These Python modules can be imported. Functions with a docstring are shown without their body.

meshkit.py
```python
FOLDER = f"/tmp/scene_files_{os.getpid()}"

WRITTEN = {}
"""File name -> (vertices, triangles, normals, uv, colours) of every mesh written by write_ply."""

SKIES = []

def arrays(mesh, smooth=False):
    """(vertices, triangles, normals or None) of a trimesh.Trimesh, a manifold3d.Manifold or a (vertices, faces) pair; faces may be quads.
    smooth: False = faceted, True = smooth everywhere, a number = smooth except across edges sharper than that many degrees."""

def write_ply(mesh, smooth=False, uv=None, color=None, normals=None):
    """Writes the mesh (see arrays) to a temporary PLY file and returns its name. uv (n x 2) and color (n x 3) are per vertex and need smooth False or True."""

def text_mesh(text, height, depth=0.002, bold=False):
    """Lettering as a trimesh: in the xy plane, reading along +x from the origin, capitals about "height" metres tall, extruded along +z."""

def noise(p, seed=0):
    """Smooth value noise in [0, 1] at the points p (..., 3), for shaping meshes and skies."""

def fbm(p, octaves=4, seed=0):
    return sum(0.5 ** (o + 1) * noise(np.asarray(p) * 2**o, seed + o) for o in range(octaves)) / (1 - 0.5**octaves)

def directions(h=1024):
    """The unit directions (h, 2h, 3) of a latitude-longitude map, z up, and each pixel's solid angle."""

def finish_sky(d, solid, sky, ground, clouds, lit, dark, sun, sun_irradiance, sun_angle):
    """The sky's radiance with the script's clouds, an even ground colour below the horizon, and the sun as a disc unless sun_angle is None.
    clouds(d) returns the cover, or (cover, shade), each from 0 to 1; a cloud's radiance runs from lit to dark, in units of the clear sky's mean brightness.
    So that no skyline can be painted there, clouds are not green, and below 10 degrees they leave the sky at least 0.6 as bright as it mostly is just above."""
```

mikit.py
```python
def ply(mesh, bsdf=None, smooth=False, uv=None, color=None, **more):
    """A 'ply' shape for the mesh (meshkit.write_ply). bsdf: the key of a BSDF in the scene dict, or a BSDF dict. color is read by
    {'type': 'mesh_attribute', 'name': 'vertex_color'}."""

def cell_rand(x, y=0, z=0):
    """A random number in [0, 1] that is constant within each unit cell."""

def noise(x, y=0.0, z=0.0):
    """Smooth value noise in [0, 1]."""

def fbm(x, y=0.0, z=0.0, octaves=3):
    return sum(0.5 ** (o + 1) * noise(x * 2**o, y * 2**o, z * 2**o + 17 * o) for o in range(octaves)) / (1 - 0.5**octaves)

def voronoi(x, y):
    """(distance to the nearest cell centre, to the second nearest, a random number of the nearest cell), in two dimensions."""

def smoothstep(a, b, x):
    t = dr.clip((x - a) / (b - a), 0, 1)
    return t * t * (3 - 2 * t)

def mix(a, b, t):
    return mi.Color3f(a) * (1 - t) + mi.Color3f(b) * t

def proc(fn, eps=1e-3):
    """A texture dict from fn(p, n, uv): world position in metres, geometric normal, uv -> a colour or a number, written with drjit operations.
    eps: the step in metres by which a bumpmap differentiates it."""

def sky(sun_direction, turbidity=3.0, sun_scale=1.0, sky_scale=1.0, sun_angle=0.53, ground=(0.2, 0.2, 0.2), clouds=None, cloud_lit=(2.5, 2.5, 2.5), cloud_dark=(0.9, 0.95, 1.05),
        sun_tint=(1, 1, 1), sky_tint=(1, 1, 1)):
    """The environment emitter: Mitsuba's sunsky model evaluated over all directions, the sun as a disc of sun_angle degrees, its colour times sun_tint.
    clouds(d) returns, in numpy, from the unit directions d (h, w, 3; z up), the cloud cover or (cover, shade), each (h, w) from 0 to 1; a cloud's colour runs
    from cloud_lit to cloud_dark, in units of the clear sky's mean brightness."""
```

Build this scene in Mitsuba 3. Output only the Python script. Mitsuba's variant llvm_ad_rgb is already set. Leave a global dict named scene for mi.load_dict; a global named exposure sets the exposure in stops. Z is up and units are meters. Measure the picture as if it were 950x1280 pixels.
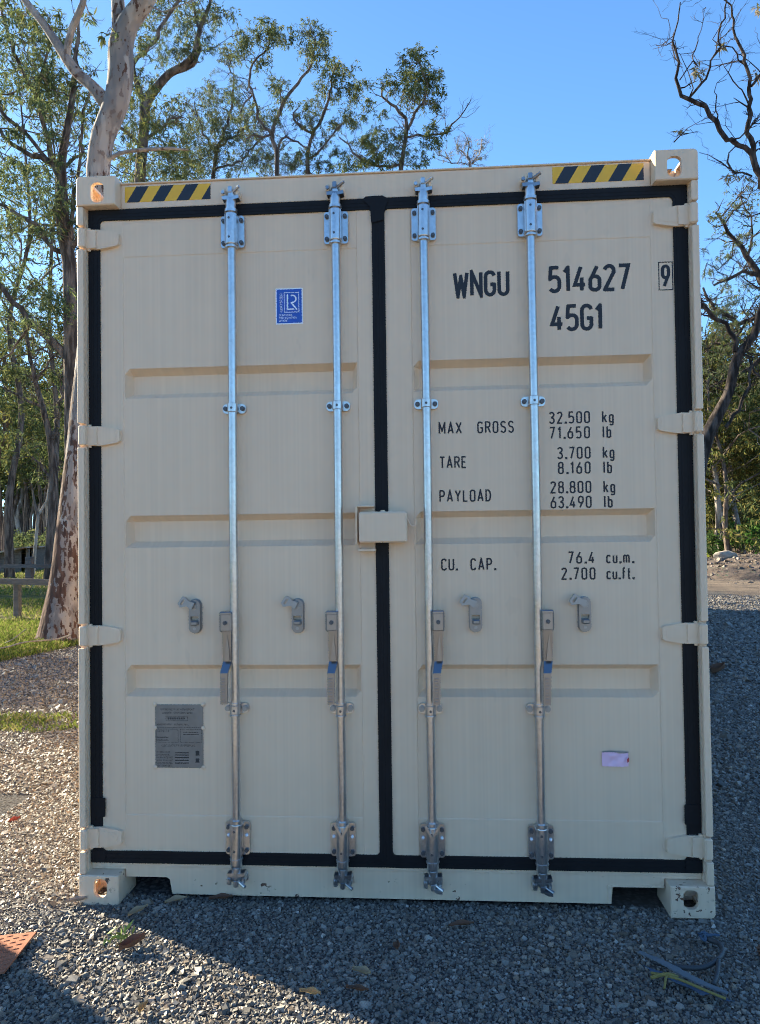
import math, random
import numpy as np, trimesh, shapely
import shapely.geometry as sg
from shapely import affinity
from shapely.ops import unary_union
import drjit as dr
import mitsuba as mi
import mikit, meshkit
from mikit import noise, fbm, voronoi, cell_rand, smoothstep, mix
T = mi.ScalarTransform4f
random.seed(11)
scene, labels = {}, {}

# ------------------------------------------------------------------ camera, sky, exposure
EYE = np.array([0.1953, -2.9468, 1.46])
FWD = np.array([-0.069515, 0.997299, 0.023727])
UP = np.array([0.014809, -0.022751, 0.999631])
scene['camera'] = {'type': 'perspective', 'fov': 2 * math.degrees(math.atan(475 / 955)), 'near_clip': 0.05, 'far_clip': 2000.0,
                   'to_world': T().look_at(origin=EYE.tolist(), target=(EYE + FWD).tolist(), up=UP.tolist())}
SUN_EL = math.radians(27.0)
SUN = (-0.875 * math.cos(SUN_EL), 0.484 * math.cos(SUN_EL), math.sin(SUN_EL))
scene['sky'] = mikit.sky(SUN, turbidity=2.2, sky_scale=1.0, sun_scale=1.5, sky_tint=(0.555, 0.77, 0.98), sun_tint=(0.88, 1.0, 1.15))
exposure = 3.42

# ------------------------------------------------------------------ materials
def mat(name, base, rough=0.6, spec=0.5, bump=None, bump_scale=1.0, **more):
    b = {'type': 'principled', 'base_color': base if isinstance(base, dict) else {'type': 'rgb', 'value': list(base)}, 'roughness': rough, 'specular': spec, **more}
    if bump is not None:
        b = {'type': 'bumpmap', 'bump': bump, 'scale': bump_scale, 'nested': b}
    scene[name] = {'type': 'twosided', 'bsdf': b}
    return name

def f_beige(p, n, uv):
    v = fbm(p.x * 2.2, p.z * 1.3 + p.y, 3.0, 3) - 0.5
    streak = noise(p.x * 160, p.z * 1.6, 1.0) - 0.5
    c = mi.Color3f(0.665, 0.503, 0.352) * (1 + 0.10 * v + 0.05 * streak + 0.05 * (fbm(p.x * 55, p.z * 0.7, 4.0, 2) - 0.5) + 0.05 * (fbm(p.x * 18, p.z * 14, p.y * 10, 3) - 0.5))
    scuff = smoothstep(0.72, 0.80, fbm(p.x * 26 + 3, p.z * 9 + p.y * 9, 5.0, 3)) * smoothstep(0.55, 0.7, noise(p.x * 2.6, p.z * 2.1, 9.0))
    c = mix(c, mi.Color3f(0.30, 0.26, 0.20), 0.08 * scuff)
    # knocks along the bottom of the sill and the lower corner fittings: primer and rust show in small chips
    chip = smoothstep(0.665, 0.69, fbm(p.x * 61 + p.z * 23, p.z * 67 - p.x * 19, p.y * 60, 4)) * smoothstep(0.54, 0.66, fbm(p.x * 8, p.z * 13, p.y * 9, 2)) * dr.select(p.z < 0.125, 1.0, 0.0)
    return mix(c, mix(mi.Color3f(0.16, 0.075, 0.045), mi.Color3f(0.07, 0.06, 0.055), noise(p.x * 31, p.z * 31, p.y * 31)), chip)
def b_beige(p, n, uv):
    return 0.00018 * noise(p.x * 190, p.z * 3.5, p.y * 30) + 0.0011 * fbm(p.x * 5, p.z * 5, p.y * 5, 2) + 0.00005 * noise(p.x * 900, p.z * 900, p.y * 900)
mat('paint_beige', mikit.proc(f_beige), 0.42, 0.45, mikit.proc(b_beige, 8e-4))

def f_steel(p, n, uv):
    a, b, r = voronoi(p.x * 95 + p.y * 60, p.z * 95)
    v = 0.80 + 0.12 * (r - 0.5) + 0.10 * (fbm(p.x * 30, p.z * 12, p.y * 30, 3) - 0.5)
    return mi.Color3f(0.66, 0.66, 0.665) * v
def r_steel(p, n, uv):
    return 0.19 + 0.14 * fbm(p.x * 60, p.z * 25, p.y * 60, 2)
mat('galvanised_steel', mikit.proc(f_steel), mikit.proc(r_steel), 0.5, metallic=0.92)
mat('zinc_grey', (0.27, 0.28, 0.30), 0.26, 0.5, metallic=0.9)
mat('plate_zinc', (0.235, 0.24, 0.25), 0.34, 0.5, metallic=0.85)
mat('dull_steel', (0.33, 0.33, 0.325), 0.48, 0.5, metallic=0.85)
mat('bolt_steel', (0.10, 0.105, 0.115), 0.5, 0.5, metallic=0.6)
def f_rubber(p, n, uv):
    return mi.Color3f(0.0060, 0.0066, 0.0085) * (0.75 + 0.6 * fbm(p.x * 25, p.z * 8, 1.0, 3))
mat('rubber', mikit.proc(f_rubber), 0.6, 0.22)
mat('letter_black', (0.012, 0.013, 0.018), 0.5, 0.4)
mat('stripe_yellow', (0.72, 0.40, 0.025), 0.4, 0.5)
mat('stripe_black', (0.012, 0.013, 0.02), 0.4, 0.5)
mat('sticker_blue', (0.012, 0.075, 0.40), 0.35, 0.5)
mat('sticker_white', (0.72, 0.76, 0.82), 0.4, 0.5)
def f_plate(p, n, uv):
    return mi.Color3f(0.20, 0.20, 0.195) * (0.85 + 0.3 * fbm(p.x * 40, p.z * 40, 0.0, 3))
mat('plate_metal', mikit.proc(f_plate), 0.42, 0.5, metallic=0.55)
mat('plate_text', (0.035, 0.035, 0.035), 0.6, 0.3)
mat('label_pink', (0.74, 0.50, 0.64), 0.45, 0.4)
mat('label_red', (0.45, 0.05, 0.05), 0.5, 0.4)
mat('container_floor', (0.03, 0.028, 0.025), 0.8, 0.2)

def f_bark_pale(p, n, uv):
    u = fbm(p.x * 5 + p.y * 4, p.z * 1.8, p.y * 3, 4)
    c = mix(mi.Color3f(0.29, 0.245, 0.218), mi.Color3f(0.185, 0.170, 0.165), smoothstep(0.44, 0.60, u))
    c = mix(c, mi.Color3f(0.37, 0.325, 0.29), smoothstep(0.55, 0.66, fbm(p.x * 8 + 9, p.z * 3.0, p.y * 8, 3)))
    c = mix(c, mi.Color3f(0.14, 0.10, 0.085), 0.75 * smoothstep(0.64, 0.70, fbm(p.x * 16, p.z * 9, p.y * 16, 3)))
    # old bark still hanging in flakes on the left of the butt
    low = smoothstep(3.2, 0.3, p.z) - smoothstep(2.4, 5.0, p.z)
    lf = smoothstep(0.16, -0.20, p.x - (-4.80 + 0.135 * p.z))
    old = smoothstep(0.555, 0.585, 0.05 * smoothstep(1.6, 0.2, p.z) + (0.5 * fbm(p.x * 9, p.z * 2.6 + 4, p.y * 9, 3) + 0.5 * fbm(p.x * 34, p.z * 15, p.y * 34, 3)) + 0.06 * low + 0.14 * lf * (0.35 + 0.65 * smoothstep(5, 1, p.z)) - 0.03)
    k = noise(p.x * 40, p.z * 8, p.y * 40)
    return mix(c, mix(mi.Color3f(0.05, 0.028, 0.022), mi.Color3f(0.15, 0.088, 0.066), k), old)
def b_bark(p, n, uv):
    return 0.02 * fbm(p.x * 16, p.z * 5, p.y * 16, 4)
mat('bark_pale', mikit.proc(f_bark_pale), 0.85, 0.2, mikit.proc(b_bark, 4e-3))
def f_bark_dark(p, n, uv):
    u = fbm(p.x * 16, p.z * 3.2, p.y * 16, 4)
    return mix(mi.Color3f(0.055, 0.042, 0.036), mi.Color3f(0.20, 0.155, 0.128), smoothstep(0.3, 0.7, u))
def f_bark_shaded(p, n, uv):
    u = fbm(p.x * 20, p.z * 5, p.y * 20, 4)
    return mix(mi.Color3f(0.022, 0.017, 0.015), mi.Color3f(0.095, 0.075, 0.064), smoothstep(0.35, 0.75, u))
mat('bark_shaded', mikit.proc(f_bark_shaded), 0.9, 0.15)  # darker copy of the dark bark, with shade put into its colour
mat('bark_dark', mikit.proc(f_bark_dark), 0.9, 0.15, mikit.proc(b_bark, 4e-3))
def f_bark_grey(p, n, uv):
    u = fbm(p.x * 6, p.z * 1.4, p.y * 6, 4)
    return mix(mi.Color3f(0.13, 0.11, 0.095), mi.Color3f(0.40, 0.35, 0.31), smoothstep(0.38, 0.66, u))
mat('bark_grey', mikit.proc(f_bark_grey), 0.9, 0.15)
VC = {'type': 'mesh_attribute', 'name': 'vertex_color'}
scene['leaf'] = {'type': 'principledthin', 'base_color': VC, 'roughness': 0.42, 'spec_trans': 0.0, 'diff_trans': 0.75, 'eta': 1.4}
scene['grass_blade'] = {'type': 'principledthin', 'base_color': VC, 'roughness': 0.6, 'spec_trans': 0.0, 'diff_trans': 0.8, 'eta': 1.3}
mat('stone', VC, 0.55, 0.40)

def gravel_zone(x, y):
    """1 on the gravel, 0 on the grass and litter beyond its ragged edge (scene geometry: the left verge and the far right)."""
    e = 0.5 * (fbm(x * 1.1, y * 1.1, 3.0, 3) - 0.5)
    left = smoothstep(-0.06, 0.06, x - (-4.55 + 0.21 * (y - 5.3)) + e)
    far = smoothstep(0.5, -0.5, y - 13.6 + 1.5 * e)
    return left * far
def f_ground(p, n, uv):
    a, b, r = voronoi(p.x * 55, p.y * 55)
    big = fbm(p.x * 0.9, p.y * 0.9, 0.0, 3)
    g = mix(mi.Color3f(0.045, 0.044, 0.044), mi.Color3f(0.15, 0.145, 0.14), r * smoothstep(0.75, 0.2, a))
    g = mix(g, mi.Color3f(0.13, 0.10, 0.075), 0.6 * smoothstep(0.52, 0.68, big))
    t = fbm(p.x * 2.5, p.y * 2.5, 7.0, 4)
    soil = mix(mi.Color3f(0.085, 0.066, 0.05), mi.Color3f(0.20, 0.16, 0.125), t)
    grass = mix(mi.Color3f(0.065, 0.07, 0.02), mi.Color3f(0.17, 0.15, 0.055), fbm(p.x * 9, p.y * 9, 2.0, 3))
    green = smoothstep(0.40, 0.52, fbm(p.x * 0.55, p.y * 0.55, 4.0, 3) + 0.12) * smoothstep(2.0, -3.0, p.x)
    far = mix(soil, grass, green)
    # unseen pale ground added in front to bounce warm light onto the doors
    base = mix(mi.Color3f(0.215, 0.185, 0.15), mi.Color3f(0.15, 0.13, 0.108), fbm(p.x * 3, p.y * 3, 5.0, 4)) * (0.85 + 0.3 * r)
    g = mix(g, base, smoothstep(-1.0, -1.5, p.y + 0.4 * (big - 0.5)))
    return mix(far, g, gravel_zone(p.x, p.y))
def b_ground(p, n, uv):
    a, b, r = voronoi(p.x * 55, p.y * 55)
    return 0.012 * r * smoothstep(0.7, 0.2, a) + 0.01 * fbm(p.x * 20, p.y * 20, 0.0, 3)
mat('ground_mix', mikit.proc(f_ground), 0.9, 0.2, mikit.proc(b_ground, 2e-3))
def f_dirt(p, n, uv):
    t = fbm(p.x * 4, p.y * 4, p.z * 6, 4)
    s = smoothstep(0.62, 0.72, fbm(p.x * 13, p.y * 13, p.z * 13, 3))
    return mix(mix(mi.Color3f(0.065, 0.050, 0.041), mi.Color3f(0.15, 0.118, 0.098), t), mi.Color3f(0.04, 0.07, 0.05), 0.7 * s)
mat('dirt', mikit.proc(f_dirt), 0.95, 0.1, mikit.proc(lambda p, n, uv: 0.05 * fbm(p.x * 9, p.y * 9, p.z * 9, 4), 4e-3))
def f_wood(p, n, uv):
    return mix(mi.Color3f(0.085, 0.074, 0.066), mi.Color3f(0.20, 0.18, 0.165), fbm(p.x * 3, p.z * 30, p.y * 30, 3))
mat('weathered_wood', mikit.proc(f_wood), 0.9, 0.1)
def f_tin(p, n, uv):
    return mix(mi.Color3f(0.36, 0.34, 0.32), mi.Color3f(0.22, 0.13, 0.08), smoothstep(0.45, 0.65, fbm(p.x * 3, p.y * 3, p.z * 3, 3)))
mat('old_tin', mikit.proc(f_tin), 0.6, 0.3, metallic=0.2)
def f_rust(p, n, uv):
    return mix(mi.Color3f(0.24, 0.085, 0.045), mi.Color3f(0.36, 0.15, 0.085), fbm(p.x * 22, p.y * 22, 0.0, 4))
mat('rust_paint', mikit.proc(f_rust), 0.75, 0.25)
LEAFMATS = {k: mat('dry_leaf_' + k, c, 0.7, 0.25) for k, c in dict(tan=(0.33, 0.235, 0.14), brown=(0.13, 0.066, 0.04), yellow=(0.30, 0.21, 0.10), red=(0.25, 0.05, 0.035), grey=(0.25, 0.20, 0.16)).items()}
mat('strap_grey', (0.13, 0.15, 0.165), 0.7, 0.2)
mat('cloth_blue', mikit.proc(lambda p, n, uv: mix(mi.Color3f(0.022, 0.06, 0.13), mi.Color3f(0.10, 0.13, 0.16), fbm(p.x * 40, p.y * 40, 0.0, 3))), 0.8, 0.2)
mat('cord_yellow', (0.22, 0.175, 0.06), 0.8, 0.2)
mat('hose_black', (0.045, 0.047, 0.05), 0.5, 0.4)
mat('dead_wood', (0.30, 0.26, 0.21), 0.9, 0.1)

# ------------------------------------------------------------------ helpers
COUNT = {}
def numbered(key):
    n = COUNT.get(key, 0); COUNT[key] = n + 1
    return key if n == 0 else '%s_%03d' % (key, n)
def put(name, mesh, m, parent=None, smooth=False, label=None, kind=None, color=None):
    key = numbered((parent + '__' if parent else '') + name)
    scene[key] = mikit.ply(mesh, m, smooth=smooth, color=color)
    e = {}
    if label: e['label'] = label
    if kind: e['kind'] = kind
    if e: labels[key] = e
    return key
def thing(name, label, cat, group=None):
    key = numbered(name)
    labels[key] = {'label': label, 'category': cat}
    if group: labels[key]['group'] = group
    return key
def tag(key, label, cat, group=None, kind=None):
    labels[key] = {'label': label, 'category': cat}
    if group: labels[key]['group'] = group
    if kind: labels[key]['kind'] = kind
def join(*ms):
    ms = [m for m in ms if m is not None]
    return trimesh.util.concatenate(ms) if len(ms) > 1 else ms[0]
def box(x0, x1, y0, y1, z0, z1, b=0.0):
    if b <= 0:
        m = trimesh.creation.box(extents=(x1 - x0, y1 - y0, z1 - z0)); m.apply_translation(((x0 + x1) / 2, (y0 + y1) / 2, (z0 + z1) / 2)); return m
    P = []
    for x, sx in ((x0, 1), (x1, -1)):
        for y, sy in ((y0, 1), (y1, -1)):
            for z, sz in ((z0, 1), (z1, -1)):
                P += [(x + sx * b, y + sy * b, z), (x + sx * b, y, z + sz * b), (x, y + sy * b, z + sz * b)]
    return trimesh.Trimesh(np.array(P)).convex_hull
def slab(poly, y0, y1):
    """A shape drawn in the x-z plane, from y0 (front) to y1."""
    out = []
    for g in getattr(poly, 'geoms', [poly]):
        m = trimesh.creation.extrude_polygon(g, y1 - y0, engine='earcut')
        v = m.vertices; m = trimesh.Trimesh(np.c_[v[:, 0], y1 - v[:, 2], v[:, 1]], m.faces, process=False)
        out.append(m)
    return join(*out)
def rect(x0, x1, z0, z1, r=0.0):
    g = sg.box(x0, z0, x1, z1)
    return g.buffer(-r).buffer(r, quad_segs=5) if r else g
def cyl(p0, p1, r, n=20, r1=None):
    return tube([p0, p1], [r, r if r1 is None else r1], n)
def tube(path, radii, sides=8, cap=True, bump=0.0, seed=0):
    p = np.asarray(path, float); radii = np.broadcast_to(radii, (len(p),)).astype(float)
    t = np.gradient(p, axis=0); t /= np.linalg.norm(t, axis=1, keepdims=True) + 1e-12
    ref = np.array([0.31, 0.93, 0.17]) if abs(t[0][1]) < 0.8 else np.array([1.0, 0, 0])
    a = np.cross(t, ref); a /= np.linalg.norm(a, axis=1, keepdims=True) + 1e-12
    b = np.cross(t, a); ang = np.arange(sides) * 2 * np.pi / sides
    rr = radii[:, None] * np.ones(sides)
    d = np.cos(ang)[None, :, None] * a[:, None] + np.sin(ang)[None, :, None] * b[:, None]
    v = p[:, None] + rr[..., None] * d
    if bump:
        k = meshkit.fbm(v * np.array([3.0, 3.0, 1.6]) / max(radii.max(), .02) * 0.25 + seed, 3, seed) - 0.5
        v = p[:, None] + (rr * (1 + bump * 2 * k))[..., None] * d
    i, j = np.meshgrid(np.arange(len(p) - 1), np.arange(sides), indexing='ij')
    q = np.stack([i * sides + j, i * sides + (j + 1) % sides, (i + 1) * sides + (j + 1) % sides, (i + 1) * sides + j], -1).reshape(-1, 4)
    v = v.reshape(-1, 3); f = np.vstack([q[:, [0, 1, 2]], q[:, [0, 2, 3]]])
    if cap:
        c0, c1 = len(v), len(v) + 1
        v = np.vstack([v, p[0], p[-1]]); s = np.arange(sides); e = (len(p) - 1) * sides
        f = np.vstack([f, np.c_[np.full(sides, c0), (s + 1) % sides, s], np.c_[np.full(sides, c1), e + s, e + (s + 1) % sides]])
    return trimesh.Trimesh(v, f, process=False)
def lathe_z(x, y, prof, n=24):
    """prof: (radius, z) pairs round the vertical axis at x, y."""
    return tube([(x, y, z) for _, z in prof], [r for r, _ in prof], n)
def smooth_path(pts, step):
    pts = np.asarray(pts, float)
    if len(pts) < 3:
        n = max(2, int(np.linalg.norm(pts[-1, :3] - pts[0, :3]) / step) + 1)
        return pts[0] + (pts[-1] - pts[0]) * np.linspace(0, 1, n)[:, None]
    q = np.vstack([2 * pts[0] - pts[1], pts, 2 * pts[-1] - pts[-2]]); out = []
    for k in range(1, len(q) - 2):
        n = max(1, int(np.linalg.norm(q[k + 1, :3] - q[k, :3]) / step + 0.5))
        for s in np.arange(n) / n:
            out.append(0.5 * (2 * q[k] + (q[k + 1] - q[k - 1]) * s + (2 * q[k - 1] - 5 * q[k] + 4 * q[k + 1] - q[k + 2]) * s * s + (3 * q[k] - q[k - 1] - 3 * q[k + 1] + q[k + 2]) * s ** 3))
    return np.array(out + [pts[-1]])

# ------------------------------------------------------------------ the ground
def height(x, y):
    x, y = np.asarray(x, float), np.asarray(y, float)
    P = np.stack(np.broadcast_arrays(x, y, 0.0 * x), -1)
    s = lambda a, b, v: (lambda t: t * t * (3 - 2 * t))(np.clip((v - a) / (b - a), 0, 1))
    h = -0.006 * np.clip(x, -3, 3) - 0.004
    h = h + 0.022 * (meshkit.fbm(P * 0.8, 3, 5) - 0.5) * s(0.3, 1.2, np.maximum(np.abs(x) - 1.2, -y))
    h = h + 0.10 * s(3.5, 6.5, -x - 0.2 * (y - 5)) * s(3.5, 5.5, y)
    h = h + 0.25 * (meshkit.fbm(P * 0.12, 3, 8) - 0.5) * s(14, 30, np.hypot(x, y))
    h = h + 0.10 * s(6, 11, y) * s(2.0, 4.0, x)
    return h
gx = np.unique(np.r_[-400, -250, -150, -90, -60, np.linspace(-45, -8, 60), np.linspace(-8, 9, 180), np.linspace(9, 40, 50), 60, 90, 150, 250, 400])
gy = np.unique(np.r_[-400, -200, -100, -50, -25, -12, np.linspace(-7, 9, 170), np.linspace(9, 40, 80), np.linspace(40, 80, 20), 110, 160, 250, 400])
GX, GY = np.meshgrid(gx, gy)
GV = np.stack([GX, GY, height(GX, GY)], -1).reshape(-1, 3)
nx = len(gx); qi = (np.arange(len(gy) - 1)[:, None] * nx + np.arange(nx - 1)[None]).ravel()
put('ground', (GV, np.c_[qi, qi + 1, qi + nx + 1, qi + nx]), 'ground_mix', smooth=True, kind='structure')
# low bank of cleared earth at the edge of the yard
mx, my = np.meshgrid(np.linspace(6.2, 17, 70), np.linspace(15.5, 24.5, 60))
e = np.clip(1 - ((mx - 10.6) / 4.6) ** 2 - ((my - 20.2) / 3.6) ** 2, 0, 1)
mz = height(mx, my) - 0.05 + 0.48 * e ** 0.8 * (0.6 + 0.8 * meshkit.fbm(np.stack([mx, my, 0 * mx], -1) * 0.6, 4, 3)) + 0.12 * e * meshkit.fbm(np.stack([mx, my, 0 * mx], -1) * 3, 3, 4)
qi = (np.arange(59)[:, None] * 70 + np.arange(69)[None]).ravel()
put('earth_bank', (np.stack([mx, my, mz], -1).reshape(-1, 3), np.c_[qi, qi + 1, qi + 71, qi + 70]), 'dirt', smooth=True, kind='structure')

# gravel: crushed stones
def bank_height(x, y):
    i = np.clip(((y - 15.5) / 9.0 * 59).astype(int), 0, 59); j = np.clip(((x - 6.2) / 10.8 * 69).astype(int), 0, 69); return mz[i, j]
def scatter(poly, d, rng):
    """About d points per square metre inside a polygon, one per jittered grid cell."""
    x0, y0, x1, y1 = poly.bounds; s = 1 / math.sqrt(d)
    X, Y = np.meshgrid(np.arange(x0, x1, s), np.arange(y0, y1, s)); n = X.size
    X = X.ravel() + s * rng.uniform(-.1, 1.1, n); Y = Y.ravel() + s * rng.uniform(-.1, 1.1, n)
    ok = shapely.contains_xy(poly, X, Y)
    return X[ok], Y[ok]
CUBE_V = np.array([[x, y, z] for x in (-1, 1) for y in (-1, 1) for z in (-1, 1)], float)
CUBE_F = np.array([[0, 1, 3], [0, 3, 2], [4, 6, 7], [4, 7, 5], [0, 4, 5], [0, 5, 1], [2, 3, 7], [2, 7, 6], [0, 2, 6], [0, 6, 4], [1, 5, 7], [1, 7, 3]])
def quats(n, rng):
    q = rng.normal(size=(n, 4)); q /= np.linalg.norm(q, axis=1, keepdims=True); w, x, y, z = q.T
    return np.stack([1 - 2 * (y * y + z * z), 2 * (x * y - w * z), 2 * (x * z + w * y), 2 * (x * y + w * z), 1 - 2 * (x * x + z * z), 2 * (y * z - w * x), 2 * (x * z - w * y), 2 * (y * z + w * x), 1 - 2 * (x * x + y * y)], -1).reshape(-1, 3, 3)
def stones(X, Y, size, rng, hf=None):
    n = len(X)
    V = CUBE_V[None] * rng.uniform(0.35, 1.0, (n, 8, 3))
    V *= rng.uniform(0.62, 1.3, (n, 1, 3)) * (size * rng.lognormal(0, 0.38, n))[:, None, None] * 0.5
    V = np.einsum('nij,nkj->nki', quats(n, rng), V); V[..., 2] *= 0.8
    V += np.stack([X, Y, (hf or height)(X, Y) + size * rng.uniform(-0.12, 0.32, n)], -1)[:, None]
    F = (CUBE_F[None] + 8 * np.arange(n)[:, None, None]).reshape(-1, 3)
    g = np.clip(rng.lognormal(-1.98, 0.34, n), 0.045, 0.40)
    patch = meshkit.fbm(np.stack([X, Y, 0 * X], -1) * 0.9, 3, 21)
    warm = rng.uniform(0, 1, n) < 0.06 + 0.32 * np.clip((patch - 0.5) * 4, 0, 1)
    C = g[:, None] * np.where(warm[:, None], [1.24, 0.98, 0.74], [1.10, 1.0, 0.87])
    return V.reshape(-1, 3), F, np.repeat(C, 8, 0)
rng = np.random.default_rng(3)
cont = sg.box(-1.19, 0.10, 1.19, 12.1)
zones = [(sg.box(-2.05, -1.0, 1.95, 1.2).difference(cont), 10500, 0.0106),
         (sg.Polygon([(-1.1, 1.2), (-2.75, 1.2), (-3.75, 2.8), (-2.4, 2.8), (-1.15, 1.2)]).union(sg.box(-3.4, 1.2, -1.19, 2.8)), 4600, 0.0145),
         (sg.Polygon([(-1.19, 2.8), (-4.1, 2.8), (-5.2, 5.4), (-4.6, 6.8), (-3.6, 6.8), (-1.19, 4.0)]), 2100, 0.021),
         (sg.Polygon([(1.19, 1.2), (2.3, 1.2), (4.2, 4.5), (2.4, 4.5), (1.19, 2.8)]), 3200, 0.0175),
         (sg.Polygon([(2.4, 4.5), (4.2, 4.5), (8.0, 12.5), (5.0, 12.5)]), 950, 0.028)]
VV, FF, CC, off = [], [], [], 0
for poly, d, s in zones:
    X, Y = scatter(poly, d, rng)
    keep = (X > -4.55 + 0.21 * (Y - 5.3) + 0.12 * rng.normal(size=len(X))) & ((X < 1.2) | (Y < 13.5))
    v, f, c = stones(X[keep], Y[keep], s, rng); VV.append(v); FF.append(f + off); CC.append(c); off += len(v)
k = put('gravel', (np.vstack(VV), np.vstack(FF)), 'stone', color=np.vstack(CC))
tag(k, 'loose grey crushed stone gravel spread over the yard around the container', 'gravel', kind='stuff')

rng = np.random.default_rng(14)
X, Y = scatter(sg.box(6.6, 15.8, 13.5, 22.5), 26, rng); v, f, c = stones(X, Y, 0.085, rng, bank_height)
k = put('rubble', (v, f), 'stone', color=c * [0.85, 0.72, 0.62]); tag(k, 'stones and clods littering the cleared earth bank at right', 'rubble', kind='stuff')
def blades(X, Y, hgt, wid, rng, cols, lean=0.5):
    n = len(X); a = rng.uniform(0, 2 * np.pi, n); h = hgt * rng.uniform(0.5, 1.2, n); l = h * lean * rng.uniform(0, 1, n); b = rng.uniform(0, 2 * np.pi, n)
    z = height(X, Y); d = np.stack([np.cos(a), np.sin(a)], -1) * wid / 2
    P0 = np.stack([X - d[:, 0], Y - d[:, 1], z - 0.01], -1); P1 = np.stack([X + d[:, 0], Y + d[:, 1], z - 0.01], -1)
    P2 = np.stack([X + d[:, 0] * .7 + l * .4 * np.cos(b), Y + d[:, 1] * .7 + l * .4 * np.sin(b), z + h * 0.65], -1)
    P3 = np.stack([X + l * np.cos(b), Y + l * np.sin(b), z + h], -1)
    V = np.stack([P0, P1, P2, P3], 1).reshape(-1, 3); i = 4 * np.arange(n)[:, None]
    F = np.vstack([i + [0, 1, 2], i + [0, 2, 3]])
    C = np.array(cols)[rng.integers(0, len(cols), n)] * rng.uniform(0.7, 1.3, (n, 1))
    return V, F, np.repeat(C, 4, 0)
GREEN = [(0.15, 0.20, 0.04), (0.19, 0.235, 0.05), (0.10, 0.14, 0.03), (0.26, 0.24, 0.10)]
STRAW = [(0.36, 0.30, 0.14), (0.20, 0.22, 0.06), (0.14, 0.17, 0.045), (0.42, 0.36, 0.20)]
def clumped(poly, d, rng, freq=1.5, lo=0.42):
    X, Y = scatter(poly, d, rng); m = meshkit.fbm(np.stack([X, Y, 0 * X], -1) * freq, 3, 31) > lo + 0.1 * rng.uniform(-1, 1, len(X))
    return X[m], Y[m]
rng = np.random.default_rng(8)
parts = []
X, Y = clumped(sg.Polygon([(-5.6, 4.6), (-4.72, 5.0), (-4.35, 6.6), (-3.6, 9.0), (-6.5, 8.6)]), 2300, rng, 2.0, 0.34)
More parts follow.
